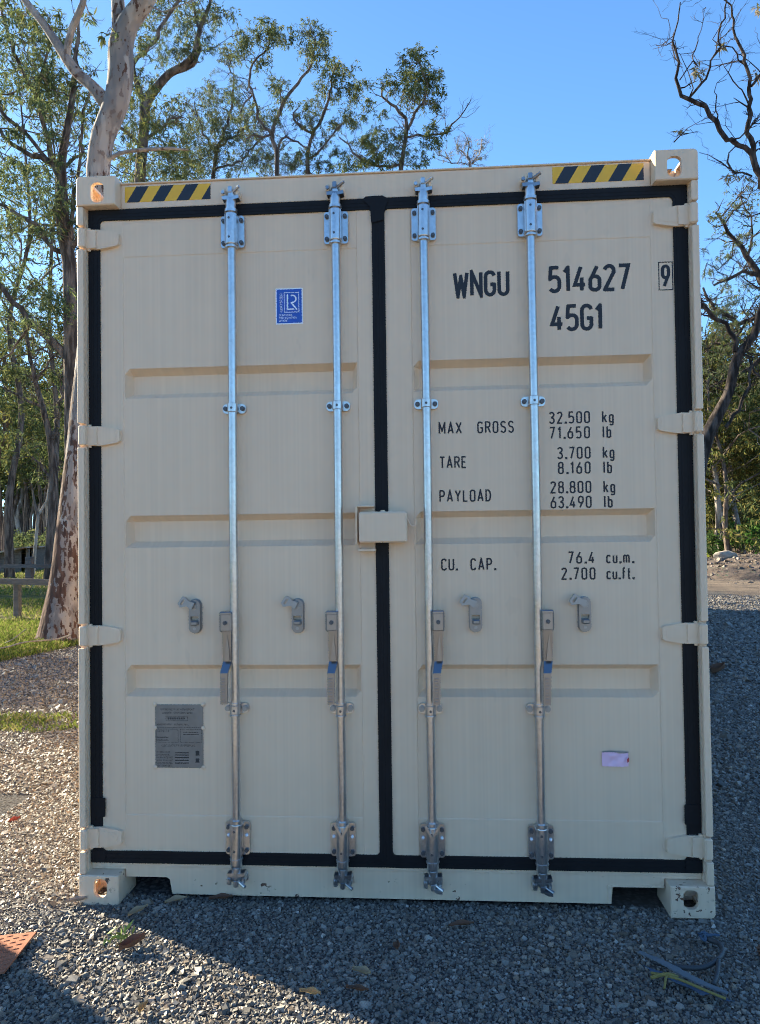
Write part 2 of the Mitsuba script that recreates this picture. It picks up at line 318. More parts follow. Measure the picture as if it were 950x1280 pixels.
parts.append(blades(X, Y, 0.075, 0.007, rng, GREEN, 0.9))
X, Y = clumped(sg.Polygon([(-3.4, 2.55), (-2.75, 2.45), (-2.15, 2.72), (-2.2, 2.95), (-2.7, 3.0), (-3.4, 2.95)]), 3200, rng, 4.0, 0.40)
parts.append(blades(X, Y, 0.045, 0.005, rng, GREEN, 1.0))
X, Y = clumped(sg.Polygon([(-14, 8.5), (-4.5, 8.5), (-7, 15), (-17, 15)]), 420, rng, 0.7, 0.38)
parts.append(blades(X, Y, 0.07, 0.012, rng, GREEN[:3] + STRAW[:2], 1.0))
X, Y = clumped(sg.Polygon([(-15, 15), (-7, 15), (-15, 33), (-27, 33)]), 170, rng, 0.4, 0.36)
parts.append(blades(X, Y, 0.12, 0.022, rng, STRAW + GREEN[:2], 0.8))
off = 0; VV, FF, CC = [], [], []
for v, f, c in parts:
    VV.append(v); FF.append(f + off); CC.append(c); off += len(v)
k = put('grass', (np.vstack(VV), np.vstack(FF)), 'grass_blade', color=np.vstack(CC))
tag(k, 'patchy short green and straw grass on the verge left of the container', 'grass', kind='stuff')

# ------------------------------------------------------------------ the container
C = thing('shipping_container', 'tall beige steel shipping container with closed double doors standing on gravel', 'shipping container')
PB = 'paint_beige'
import manifold3d as m3
def to_m3(m):
    return m3.Manifold(m3.Mesh(np.asarray(m.vertices, np.float32), np.asarray(m.faces, np.uint32)))
def from_m3(m):
    q = m.to_mesh(); return trimesh.Trimesh(q.vert_properties[:, :3], q.tri_verts, process=False)
def casting(sx, y0, top, front=True):
    """ISO corner fitting, outer corner at (sx*1.219, y0); hollow, with its end, side and top or bottom openings."""
    w, d, h = 0.162, 0.178, 0.118
    g = sg.box(0, 0, w, h); r = 0.018
    cut = sg.box(0, h - r, r, h) if top else sg.box(0, 0, r, r)
    c = (r, h - r) if top else (r, r)
    g = g.difference(cut).union(sg.Point(c).buffer(r, quad_segs=6).intersection(cut))
    b = to_m3(slab(g, 0.0, d))
    chamf = box(-0.01, w + 0.01, -0.02, 0.006, -0.01, h + 0.01)
    hull = m3.Manifold.batch_hull([to_m3(slab(g.buffer(-0.004), 0.0, 0.001)), to_m3(slab(g, 0.004, d))])
    cav = to_m3(box(0.014, w - 0.03, 0.020, d - 0.02, 0.014, h - 0.009))
    zc, zh = (0.051, 0.040) if top else (0.070, 0.036)
    hole = to_m3(slab(sg.box(0.089 - 0.027, zc - zh, 0.089 + 0.027, zc + zh).buffer(-0.022).buffer(0.022, quad_segs=6), -0.01, 0.05))
    side = to_m3(box(-0.01, 0.05, 0.040, 0.150, zc - zh - 0.004, zc + zh + 0.004))
    tp = to_m3(box(0.034, 0.125, 0.026, 0.19 if top else 0.15, 0.05 if top else -0.01, h + 0.01 if top else 0.06))
    m = from_m3(hull - cav - hole - side - tp)
    v = np.array(m.vertices); f = np.array(m.faces)
    v[:, 0] = -sx * v[:, 0] + sx * 1.219 if sx > 0 else v[:, 0] - 1.219
    if sx > 0: f = f[:, ::-1]
    v[:, 1] = y0 + v[:, 1] if front else y0 - v[:, 1]
    if not front: f = f[:, ::-1]
    v[:, 2] += 2.896 - h if top else 0.0
    return trimesh.Trimesh(v, f, process=False)
for front, y0 in ((True, 0.0), (False, 12.192)):
    for top in (True, False):
        for sx in (-1, 1):
            put('corner_casting', casting(sx, y0, top, front), PB, C, smooth=25)
# corner posts with the flange cut back at each hinge
HZ = (2.653, 1.854, 1.053, 0.252)
for sx in (-1, 1):
    ms = []
    edges = [0.118] + [e for z in HZ[::-1] for e in (z - 0.047, z + 0.047)] + [2.778]
    for a, b in zip(edges[::2], edges[1::2]):
        xs = sorted((sx * 1.219, sx * 1.193)); ms.append(box(xs[0], xs[1], 0.006, 0.030, a + 0.001, b - 0.001, 0.003))
    xs = sorted((sx * 1.2185, sx * 1.1915)); ms.append(box(xs[0], xs[1], 0.0305, 0.15, 0.118, 2.778))
    put('corner_post', join(*ms), PB, C, smooth=25)
# header and sill
hd = join(box(-1.0565, 1.0565, 0.055, 0.16, 2.7785, 2.880, 0.004), box(-1.057, 1.057, 0.050, 0.17, 2.8805, 2.8865, 0.0015))
put('door_header', hd, PB, C, smooth=25)
sill = sg.Polygon([(-1.19, 0.155), (-1.19, 0.12), (-1.05, 0.12), (-1.05, 0.09), (-0.885, 0.09), (-0.872, 0.082), (-0.862, 0.025), (0.852, 0.021), (0.858, 0.082), (0.866, 0.086), (1.05, 0.086), (1.05, 0.12), (1.19, 0.12), (1.19, 0.155)])
lipz = 0.148
put('door_sill', join(slab(sill, 0.0605, 0.07), box(-1.19, 1.19, 0.0702, 0.16, 0.1185, 0.154), box(-1.056, 1.056, 0.0702, 0.16, 0.091, 0.1180), box(-0.86, 0.85, 0.0702, 0.16, 0.026, 0.090),
                      box(-1.19, 1.19, 0.0575, 0.0604, 0.1300, 0.1545, 0.001), box(0.840, 0.8515, 0.057, 0.0604, 0.022, 0.092), box(0.852, 1.05, 0.057, 0.0604, 0.0862, 0.094)), PB, C)
# body: corrugated sides, roof, floor, rear end
def corrugated(L, pitch, depth, n0=0.0):
    """Trapezoid wave along L: (position, offset) pairs."""
    out, y = [], n0
    while y < L - pitch:
        out += [(y, 0), (y + 0.36 * pitch, 0), (y + 0.5 * pitch, depth), (y + 0.86 * pitch, depth)]; y += pitch
    return out + [(L, 0)]
def ribbon(path, a, b, axis):
    """Sheet swept straight from a to b (3-vectors added) over path points."""
    P = np.array(path, float); V = np.vstack([P + a, P + b]); n = len(P); i = np.arange(n - 1)
    return (V, np.c_[i, i + 1, i + 1 + n, i + n])
wave = corrugated(11.9, 0.278, 0.036)
for sx in (-1, 1):
    path = [(sx * (1.204 - o), 0.15 + y, 0) for y, o in wave]
    put('side_wall', ribbon(path, np.array([0, 0, 0.16]), np.array([0, 0, 2.84]), 0), PB, C)
    xs = sorted((sx * 1.2185, sx * 1.16)); put('side_rail', box(xs[0], xs[1], 0.18, 12.01, 2.836, 2.895, 0.003), PB, C)
    put('side_rail', box(xs[0], xs[1], 0.18, 12.01, 0.022, 0.165, 0.003), PB, C)
rw = corrugated(11.9, 0.209, 0.020)
put('roof', ribbon([(0, 0.15 + y, 2.888 - o) for y, o in rw], np.array([-1.17, 0, 0]), np.array([1.17, 0, 0]), 0), PB, C)
put('floor', box(-1.16, 1.16, 0.165, 12.0, 0.10, 0.16), 'container_floor', C)
put('end_wall', ribbon([(-1.2 + x, 12.16 - o, 0) for x, o in corrugated(2.4, 0.25, 0.045)], np.array([0, 0, 0.02]), np.array([0, 0, 2.87]), 0), PB, C)

# doors
def breaks(vals, step):
    vals = sorted(set(np.round(vals, 4))); out = []
    for a, b in zip(vals, vals[1:]):
        out += list(np.linspace(a, b, max(1, int(math.ceil((b - a) / step))), endpoint=False))
    return np.array(out + [vals[-1]])
REC = ((2.005, 2.127), (1.402, 1.531), (0.806, 0.932))
def door_mesh(x0, x1, s0, s1, z0, z1):
    """One leaf: x0..x1; its sheet s0..s1 set back from the stiles, pressed in three bands."""
    zs0, zs1, st = 0.335, 2.585, 0.003
    xs = breaks([x0, x1, s0, s0 + st, s1 - st, s1, s0 + 0.006, s0 + 0.026, s1 - 0.006, s1 - 0.026], 0.05)
    zs = [z0, z1, zs0, zs0 + st, zs1 - st, zs1]
    for a, b in REC: zs += [a, a + 0.024, b - 0.024, b]
    zs = breaks(zs, 0.05)
    X, Z = np.meshgrid(xs, zs)
    r = lambda v: np.clip(v, 0, 1)
    Y = np.full(X.shape, 0.055)
    Y += 0.0035 * r(np.minimum((X - s0) / st, (s1 - X) / st)) * (1 - 0.45 * r(np.maximum((zs0 + st - Z) / st, (Z - zs1 + st) / st)))
    for a, b in REC:
        Y += 0.046 * r(np.minimum.reduce([(X - s0 - 0.006) / 0.020, (s1 - 0.006 - X) / 0.020, (Z - a) / 0.024, (b - Z) / 0.024]))
    Y += 0.0009 * (meshkit.fbm(np.stack([X * 3.0, Z * 2.2, 0 * X], -1), 3, int(x0 * 10) % 7) - 0.5) * r((X - x0) / .08) * r((x1 - X) / .08)
    n = len(xs); V = np.stack([X, Y, Z], -1).reshape(-1, 3); i = (np.arange(len(zs) - 1)[:, None] * n + np.arange(n - 1)[None]).ravel()
    F = [np.c_[i, i + 1, i + 1 + n, i + n]]
    ring = np.r_[np.arange(n), np.arange(1, len(zs)) * n + n - 1, (len(zs) - 1) * n + np.arange(n - 2, -1, -1), np.arange(len(zs) - 2, -1, -1) * n]
    o = len(V); V = np.vstack([V, V[ring] * [1, 0, 1] + [0, 0.10, 0]]); k = np.arange(len(ring) - 1)
    F.append(np.c_[ring[:-1], o + k, o + k + 1, ring[1:]])
    return V, np.vstack(F)
DL = put('door', door_mesh(-1.150, -0.026, -1.050, -0.092, 0.186, 2.740), PB, C, smooth=20, label='left door leaf with the blue sticker and grey data plate')
DR = put('door', door_mesh(0.014, 1.146, 0.120, 1.052, 0.186, 2.740), PB, C, smooth=20, label='right door leaf with black stencilled lettering')
zt, zi, zb, zj = 2.7775, 2.734, 0.1480, 0.1945
def ring(x0, x1, a0, a1, cl, cr):
    o = sg.box(x0, zb, x1, zt); r = 0.016
    i = sg.box(a0, zj, a1, zi).buffer(-r).buffer(r, quad_segs=5)
    if cl: i = i.union(sg.box(a0 - 0.2, zj + 0.0, a0 + 0.05, zi))
    return o.difference(i)
g1 = ring(-1.1885, -0.0065, -1.142, -0.032, 0, 0); g2 = ring(-0.0060, 1.1885, 0.019, 1.136, 0, 0)
def gasket(g, lip):
    bead = g.buffer(-0.011).difference(g.buffer(-0.0185))
    return join(slab(g, 0.0485, 0.09), slab(bead, 0.0472, 0.0484)) if not lip else join(slab(g, 0.0475, 0.09), slab(bead, 0.0462, 0.0474))
put('gasket', gasket(g1, False), 'rubber', DL)
put('gasket', gasket(g2, True), 'rubber', DR)
put('gasket_flap', slab(sg.Polygon([(-0.062, 2.772), (-0.052, 2.7805), (0.012, 2.7815), (0.034, 2.770), (0.020, 2.735), (0.014, 2.69), (-0.030, 2.68), (-0.034, 2.742)]).buffer(0.003), 0.0415, 0.0434), 'rubber', DR)
for sx in (-1, 1):
    for a, b in ((0.150, 0.198), (0.33, 0.405)): put('gasket_corner', slab(rect(min(sx * 1.187, sx * 1.128), max(sx * 1.187, sx * 1.128), a, b, 0.004), 0.0445 - 0.001 * sx, 0.0474), 'rubber', DL if sx < 0 else DR)

# hinges
for sx, D in ((-1, DL), (1, DR)):
    for hz in HZ:
        pts = [(1.2185, 0.042), (1.195, 0.042), (1.178, 0.037), (1.150, 0.038), (1.115, 0.034), (1.070, 0.026), (1.061, 0.020)]
        poly = [(sx * x, hz + h) for x, h in pts] + [(sx * x, hz - h) for x, h in pts[::-1]]
        m = slab(sg.Polygon(poly).buffer(0.002), 0.036, 0.056)
        xs = sorted((sx * 1.2175, sx * 1.188))
        rib = [(sx * 1.186, hz + 0.018), (sx * 1.085, hz + 0.014), (sx * 1.085, hz - 0.014), (sx * 1.186, hz - 0.018)]
        kn = box(xs[0], xs[1], 0.004, 0.034, hz - 0.0405, hz + 0.0405, 0.006)
        up_ = slab(sg.Polygon([(sx * 1.190, hz + 0.039), (sx * 1.150, hz + 0.036), (sx * 1.150, hz - 0.036), (sx * 1.190, hz - 0.039)]), 0.028, 0.0359)
        pin = cyl((sx * 1.183, 0.040, hz - 0.046), (sx * 1.183, 0.040, hz + 0.046), 0.0075, 12)
        dots = [slab(rect(sx * x - 0.008, sx * x + 0.008, hz - 0.0035, hz + 0.0035, 0.003), 0.0345, 0.0361) for x in (1.098, 1.128)]
        put('hinge', join(m, kn, up_, pin, slab(sg.Polygon(poly).buffer(-0.012), 0.0348, 0.0359), *dots), PB, D, smooth=25)

# locking gear
BAR = (-0.590, -0.173, 0.174, 0.588)
GS = 'galvanised_steel'
bolt = lambda x, z, y=0.026, r=0.0085: join(cyl((x, y + 0.008, z), (x, y, z), r, 10), cyl((x, y + 0.001, z), (x, y - 0.003, z), r * 0.62, 8))
YB = 0.016
for k, bx in enumerate(BAR):
    z = np.linspace(0.105, 2.80, 40)
    B = put('locking_bar', tube([(bx + 0.0012 * math.sin(3.1 * q + k), YB, q) for q in z], 0.0165, 24), GS, C, smooth=40)
    s = 1 if k >= 2 else -1
    # top and bottom bearing brackets
    for top in (True, False):
        zc = 2.662 if top else 0.258
        plate = slab(rect(bx - 0.0475, bx + 0.0475, zc - 0.064, zc + 0.064, 0.010), 0.0385, 0.0475)
        cheeks = join(box(bx - 0.024, bx - 0.0185, 0.004, 0.0384, zc - 0.058, zc + 0.062, 0.002), box(bx + 0.0185, bx + 0.024, 0.004, 0.0384, zc - 0.058, zc + 0.062, 0.002))
        sl = lathe_z(bx, YB, [(0.0215, zc - 0.060), (0.0235, zc - 0.056), (0.0235, zc + 0.060), (0.0215, zc + 0.064)] if top else [(0.0215, zc - 0.100), (0.0235, zc - 0.09), (0.0235, zc + 0.060), (0.0215, zc + 0.064)])
        rings = join(lathe_z(bx, YB, [(0.0255, zc - 0.074), (0.0255, zc - 0.068)]), lathe_z(bx, YB, [(0.0255, zc + 0.068), (0.0255, zc + 0.080)]))
        neck = lathe_z(bx, YB, [(0.0195, zc + 0.08), (0.0205, zc + 0.085), (0.0205, zc + 0.118), (0.0175, zc + 0.124)] if top else [(0.018, zc - 0.150), (0.0195, zc - 0.145), (0.0195, zc - 0.104)])
        br = put('bracket', join(plate, cheeks, sl, rings, neck), GS, B, smooth=30)
        for dx in (-0.036, 0.036):
            for dz in (-0.046, 0.044): put('bolt', bolt(bx + dx, zc + dz, 0.030), 'bolt_steel', B)
        for dz in (-0.036, 0.040): put('grease_plug', cyl((bx - 0.003, YB - 0.0242, zc + dz), (bx - 0.003, YB - 0.010, zc + dz), 0.0048, 10), 'bolt_steel', B)  # dark discs standing in for the shaded grease holes of the sleeve
        if not top:
            for dx in (-0.036, 0.036): put('rivet', trimesh.creation.icosphere(subdivisions=1, radius=0.0065).apply_translation((bx + dx, 0.036, zc + 0.012)), 'sticker_white', B)
        if not top and k in (1, 2):   # forged collar with a pointed front
            put('collar', slab(sg.LineString([(bx - 0.024, zc + 0.070), (bx, zc + 0.024), (bx + 0.024, zc + 0.070)]).buffer(0.0045, join_style=2), -0.0125, -0.0065), GS, B)
    # saddles
    for zc in (1.951, 0.7655):
        pl_ = slab(rect(bx - 0.0465, bx + 0.0465, zc - 0.019, zc + 0.019, 0.015), 0.041, 0.0575 if zc > 1 else 0.0560)
        st = lathe_z(bx, YB, [(0.0185, zc - 0.0175), (0.0205, zc - 0.0155), (0.0205, zc + 0.0155), (0.0185, zc + 0.0175)])
        lug = box(bx - 0.0205, bx + 0.0205, YB, 0.0408, zc - 0.0150, zc + 0.0150)
        put('saddle', join(pl_, st, lug, lathe_z(bx, YB, [(0.0215, zc - 0.026), (0.0215, zc - 0.021)]) if zc < 1 else None, lathe_z(bx, YB, [(0.0215, zc + 0.021), (0.0215, zc + 0.026)]) if zc < 1 else None), GS, B, smooth=30)
        for dx in (-0.034, 0.034): put('bolt', bolt(bx + dx, zc, 0.032, 0.0095 if zc > 1 else 0.012), 'dull_steel' if zc < 1 else 'bolt_steel', B)
        put('grease_plug', cyl((bx, YB - 0.0212, zc - 0.002), (bx, YB - 0.008, zc - 0.002), 0.0050, 10), 'bolt_steel', B)  # dark disc in place of the shaded hole in the saddle
    # cams and keepers on the header and on the sill
    for top in (True, False):
        zc = 2.805 if top else 0.108; f = 1 if top else -1
        y1 = 0.054 if top else 0.0570
        kz = lambda a, b: (min(zc + f * a, zc + f * b), max(zc + f * a, zc + f * b))
        a, b = kz(-0.004, 0.022)
        keep = join(slab(rect(bx - 0.036, bx + 0.036, *kz(-0.016, 0.022), 0.006), 0.049, y1), box(bx - 0.0365, bx - 0.0205, 0.006, 0.0489, *kz(-0.008, 0.020), 0.003), box(bx + 0.0205, bx + 0.0345, 0.008, 0.0489, *kz(-0.008, 0.014), 0.003))
        put('cam_keeper', keep, PB if top else GS, B, smooth=25)
        za, zb_ = kz(-0.028, -0.015)
        w = sg.Polygon([(bx - 0.030, za), (bx - 0.033, zb_), (bx - 0.012, zb_ + 0.002), (bx + 0.014, zb_), (bx + 0.034, zb_ + 0.004), (bx + 0.036, za + 0.004), (bx + 0.012, za - 0.001)])
        cam = join(slab(w, -0.002, 0.034), lathe_z(bx, YB, [(0.0145, kz(-0.03, 0.006)[0]), (0.0145, kz(-0.03, 0.006)[1])], 14), box(bx - 0.009, bx + 0.008, -0.002, 0.034, *kz(0.0, 0.026), 0.003),
                   tube([(bx + 0.006, 0.012, zc + f * 0.004), (bx + 0.038, -0.006, zc + f * 0.020)], [0.0055, 0.0065], 8), tube([(bx - 0.028, 0.012, zc + f * 0.002), (bx - 0.028, -0.004, zc + f * 0.002)], 0.0075, 6))
        if not top and k in (2, 3):
            cam = join(cam, slab(sg.Polygon([(bx + 0.004, zc - 0.014), (bx + 0.032, zc - 0.020), (bx + 0.036, zc - 0.032), (bx + 0.016, zc - 0.030), (bx + 0.004, zc - 0.024)]), -0.012, 0.026))
        put('cam', cam, 'zinc_grey' if k % 2 else GS, B, smooth=25)
    # handle: hub bracket, cranked lever with a ribbed grip
    hx = bx + s * 0.034 if s > 0 else bx - 0.030
    hub = join(box(hx - 0.0235, hx + 0.0235, -0.012, 0.030, 1.070, 1.146, 0.006), box(min(bx, hx), max(bx, hx), 0.004, 0.028, 1.080, 1.138, 0.003), box(hx - 0.0225, hx + 0.0225, -0.0135, 0.026, 1.1362, 1.149, 0.003))
    put('handle_hub', hub, 'zinc_grey', B, smooth=25)
    put('bolt', join(cyl((hx, -0.012, 1.106), (hx, -0.018, 1.106), 0.0085, 8), cyl((hx, -0.018, 1.106), (hx, -0.021, 1.106), 0.0045, 8)), 'bolt_steel', B)
    side = [(1.078, -0.004), (0.955, 0.006), (0.915, -0.026), (0.795, -0.026)]
    def lever(xa, w0, w1, dx):
        V = []
        for i, (z_, y_) in enumerate(side):
            w = w0 + (w1 - w0) * i / 3; c = xa + dx * max(0, i - 1) / 1.0 * (1 if i < 3 else 0.66)
            V += [(c - w / 2, y_ - 0.006, z_), (c + w / 2, y_ - 0.006, z_), (c + w / 2, y_ + 0.006, z_), (c - w / 2, y_ + 0.006, z_)]
        F = [[0, 1, 2], [0, 2, 3], [12, 14, 13], [12, 15, 14]]
        for i in range(3):
            for j in range(4):
                p, q = 4 * i + j, 4 * i + (j + 1) % 4; F += [[p, q + 4, q], [p, p + 4, q + 4]]
        return trimesh.Trimesh(np.array(V), np.array(F), process=False)
    lx = hx + (0.000 if s > 0 else 0.004)
    lv = lever(lx, 0.036, 0.026, -0.008 if s > 0 else -0.005)
    gx0 = lx + (-0.010 if s > 0 else -0.008)
    ribs = [box(gx0 - 0.0085, gx0 + 0.0085, -0.0345, -0.0318, zz - 0.003, zz + 0.003, 0.001) for zz in np.arange(0.806, 0.905, 0.0125)]
    flute = slab(sg.Polygon([(lx + 0.004, 1.060), (lx + 0.010, 1.000), (lx + 0.012, 0.960), (lx - 0.008, 0.960), (lx - 0.002, 1.02)]), -0.0125, 0.0)
    put('handle', join(lv, flute, *ribs), 'zinc_grey', B, smooth=25)

# handle retainers with their swing catches
for cx in (-0.757, -0.344, 0.353, 0.770):
    R = put('handle_retainer', join(slab(sg.LineString([(cx, 1.083), (cx, 1.170)]).buffer(0.0225).difference(rect(cx - 0.016, cx + 0.016, 1.111, 1.127)), 0.036, 0.0575), slab(sg.LineString([(cx, 1.083), (cx, 1.170)]).buffer(0.0255).difference(rect(cx - 0.016, cx + 0.016, 1.111, 1.127)), 0.0528, 0.0583),
                                    box(cx - 0.013, cx + 0.016, 0.018, 0.0359, 1.092, 1.110, 0.004)), 'plate_zinc', C, smooth=25)
    put('bolt', bolt(cx, 1.166, 0.036, 0.014), 'dull_steel', R); put('bolt', bolt(cx, 1.078, 0.038, 0.010), 'dull_steel', R)
    a = sg.Polygon([(cx - 0.008, 1.160), (cx - 0.024, 1.172), (cx - 0.052, 1.168), (cx - 0.058, 1.180), (cx - 0.042, 1.204), (cx - 0.030, 1.200), (cx - 0.018, 1.186), (cx + 0.002, 1.180)]).buffer(0.003)
    hole_ = sg.LineString([(cx - 0.046, 1.179), (cx - 0.036, 1.192)]).buffer(0.0045)
    put('catch', slab(a.difference(hole_), 0.018, 0.030), 'dull_steel', R, smooth=25)

# lock box over the meeting stiles
lb = from_m3(to_m3(box(-0.0905, 0.094, -0.032, 0.047, 1.412, 1.531, 0.006)))
L = put('lock_box', lb, PB, C, smooth=25)
put('lock_bracket', join(box(-0.1045, -0.0975, -0.016, 0.0535, 1.405, 1.556, 0.002), box(-0.0974, -0.034, -0.016, 0.0535, 1.5495, 1.556, 0.002), box(-0.0974, -0.03, -0.002, 0.0535, 1.378, 1.388, 0.002), box(-0.092, -0.035, 0.0455, 0.0540, 1.378, 1.55)), PB, L, smooth=25)
put('hook', tube(smooth_path([(0.096, 0.02, 1.500), (0.103, 0.012, 1.484), (0.112, 0.008, 1.474), (0.124, 0.008, 1.475), (0.128, 0.008, 1.488), (0.128, 0.008, 1.498)], 0.004), 0.0036, 8), PB, L, smooth=40)
put('nut', join(cyl((0.0, 0.01, 1.531), (0.0, 0.01, 1.538), 0.009, 8), cyl((0.03, 0.018, 1.531), (0.03, 0.018, 1.536), 0.008, 8)), PB, L)

# hazard stripes on the header
for x0, x1, z0, z1 in ((-1.038, -0.683, 2.806, 2.870), (0.680, 1.030, 2.806, 2.872)):
    S = put('hazard_stripe', slab(rect(x0, x1, z0, z1), 0.0540, 0.0549), 'stripe_yellow', C, label='black and yellow diagonal warning stripe')
    bands = []
    h = z1 - z0; p = 0.1030
    for i in range(4):
        a = x0 + 0.008 + i * p
        q = sg.Polygon([(a, z0), (a + 0.052, z0), (a + 0.052 + 0.040, z1), (a + 0.040, z1)]).intersection(sg.box(x0, z0, x1, z1))
        if not q.is_empty: bands.append(slab(q, 0.0533, 0.0539))
    for q in bands: put('black_band', q, 'stripe_black', S)

# lettering: a narrow stroke alphabet
def arc(cx, cy, rx, ry, a0, a1, n=10):
    t = np.radians(np.linspace(a0, a1, n)); return [(cx + rx * math.cos(u), cy + ry * math.sin(u)) for u in t]
def rr(x0, x1, y0, y1, r=0.16):
    return arc(x1 - r, y1 - r, r, r, 0, 90, 5) + arc(x0 + r, y1 - r, r, r, 90, 180, 5) + arc(x0 + r, y0 + r, r, r, 180, 270, 5) + arc(x1 - r, y0 + r, r, r, 270, 360, 5) + [(x1, y1 - r)]
w_ = 0.36
bowl = arc(0.18, 0.71, 0.19, 0.29, 0, 180, 9)
GL = {
 'W': (0.52, [[(0, 1), (0.13, 0), (0.26, 0.80), (0.39, 0), (0.52, 1)]]), 'N': (0.38, [[(0, 0), (0, 1), (0.38, 0), (0.38, 1)]]),
 'G': (w_, [arc(0.18, 0.80, 0.18, 0.20, 10, 180, 8) + arc(0.18, 0.2, 0.18, 0.2, 180, 360, 9) + [(0.36, 0.46), (0.19, 0.46)]]), 'U': (w_, [[(0, 1)] + arc(0.18, 0.2, 0.18, 0.2, 180, 360, 9) + [(0.36, 1)]]),
 '5': (w_, [[(0.33, 1), (0.03, 1), (0.0, 0.52)] + arc(0.17, 0.42, 0.19, 0.19, 130, 0, 7) + arc(0.17, 0.21, 0.19, 0.21, 0, -150, 8)]), '1': (0.20, [[(0.0, 0.80), (0.14, 1.0), (0.14, 0)]]),
 '4': (0.40, [[(0.40, 0.24), (0.0, 0.24), (0.24, 1.0)], [(0.27, 0.55), (0.27, 0.0)]]), '6': (w_, [[(0.27, 1.0), (0.03, 0.48)], rr(0, 0.36, 0, 0.58, 0.17)]),
 '2': (w_, [arc(0.18, 0.79, 0.18, 0.21, 165, -20, 9) + [(0.0, 0.0), (0.37, 0.0)]]), '7': (w_, [[(0, 1), (0.36, 1), (0.12, 0)]]),
 '9': (w_, [[(0.09, 0.0), (0.33, 0.52)], rr(0, 0.36, 0.42, 1.0, 0.17)]), '0': (w_, [rr(0, 0.36, 0, 1, 0.17)]), '8': (w_, [rr(0.015, 0.345, 0.54, 1, 0.15), rr(0, 0.36, 0, 0.54, 0.16)]),
 '3': (w_, [arc(0.17, 0.79, 0.18, 0.21, 160, -60, 8) + [(0.12, 0.54)], [(0.12, 0.54)] + arc(0.17, 0.25, 0.19, 0.25, 62, -160, 9)]),
 'M': (0.46, [[(0, 0), (0, 1), (0.23, 0.25), (0.46, 1), (0.46, 0)]]), 'A': (0.40, [[(0, 0), (0.20, 1), (0.40, 0)], [(0.06, 0.28), (0.34, 0.28)]]), 'X': (0.40, [[(0, 0), (0.40, 1)], [(0, 1), (0.40, 0)]]),
 'R': (w_, [[(0, 0), (0, 1), (0.19, 1)] + arc(0.19, 0.76, 0.17, 0.24, 80, -80, 7) + [(0.0, 0.52)], [(0.18, 0.52), (0.38, 0)]]), 'O': (w_, [rr(0, 0.36, 0, 1, 0.17)]),
 'S': (w_, [arc(0.18, 0.78, 0.18, 0.22, 20, 190, 8) + arc(0.18, 0.80, 0.18, 0.28, 215, 260, 3) + arc(0.18, 0.24, 0.18, 0.29, 70, 25, 3) + arc(0.18, 0.22, 0.18, 0.22, 0, -165, 8)]),
 'T': (w_, [[(0, 1), (0.38, 1)], [(0.19, 1), (0.19, 0)]]), 'E': (0.32, [[(0.32, 1), (0, 1), (0, 0), (0.32, 0)], [(0, 0.52), (0.27, 0.52)]]), 'P': (w_, [[(0, 0), (0, 1), (0.19, 1)] + arc(0.19, 0.74, 0.17, 0.26, 80, -80, 7) + [(0.0, 0.48)]]),
 'Y': (0.40, [[(0, 1), (0.20, 0.48), (0.40, 1)], [(0.20, 0.48), (0.20, 0)]]), 'L': (0.32, [[(0, 1), (0, 0), (0.32, 0)]]), 'D': (w_, [[(0, 0), (0, 1), (0.16, 1)] + arc(0.16, 0.5, 0.20, 0.5, 80, -80, 9) + [(0, 0)]]),
 'C': (w_, [arc(0.18, 0.80, 0.18, 0.20, 5, 180, 8) + arc(0.18, 0.2, 0.18, 0.2, 180, 355, 8)]), '.': (0.06, [[(0.0, 0.0), (0.06, 0.0)], [(0.0, 0.05), (0.06, 0.05)]]),
 'k': (0.28, [[(0, 0), (0, 1)], [(0.28, 0.66), (0.03, 0.30)], [(0.10, 0.42), (0.29, 0)]]), 'g': (0.27, [rr(0, 0.27, 0.0, 0.66, 0.12), [(0.27, 0.66), (0.27, -0.12)] + arc(0.135, -0.12, 0.135, 0.14, 0, -160, 6)]),
 'l': (0.06, [[(0.03, 0), (0.03, 1)]]), 'b': (0.27, [[(0, 1), (0, 0)], rr(0, 0.27, 0.0, 0.66, 0.12)]), 'c': (0.26, [arc(0.13, 0.53, 0.13, 0.13, 10, 180, 6) + arc(0.13, 0.13, 0.13, 0.13, 180, 350, 6)]),
 'u': (0.26, [[(0, 0.66)] + arc(0.13, 0.13, 0.13, 0.13, 180, 360, 7), [(0.26, 0.66), (0.26, 0)]]), 'm': (0.42, [[(0, 0), (0, 0.66)], [(0, 0.5)] + arc(0.105, 0.54, 0.105, 0.12, 180, 0, 6) + [(0.21, 0)], [(0.21, 0.5)] + arc(0.315, 0.54, 0.105, 0.12, 180, 0, 6) + [(0.42, 0)]]),
 'f': (0.20, [[(0.06, 0)] + arc(0.17, 0.86, 0.11, 0.14, 180, 80, 6), [(0, 0.64), (0.19, 0.64)]]), 't': (0.20, [[(0.07, 0.95)] + arc(0.17, 0.12, 0.10, 0.12, 180, 280, 6), [(0, 0.64), (0.19, 0.64)]]),
 ' ': (0.36, [])}
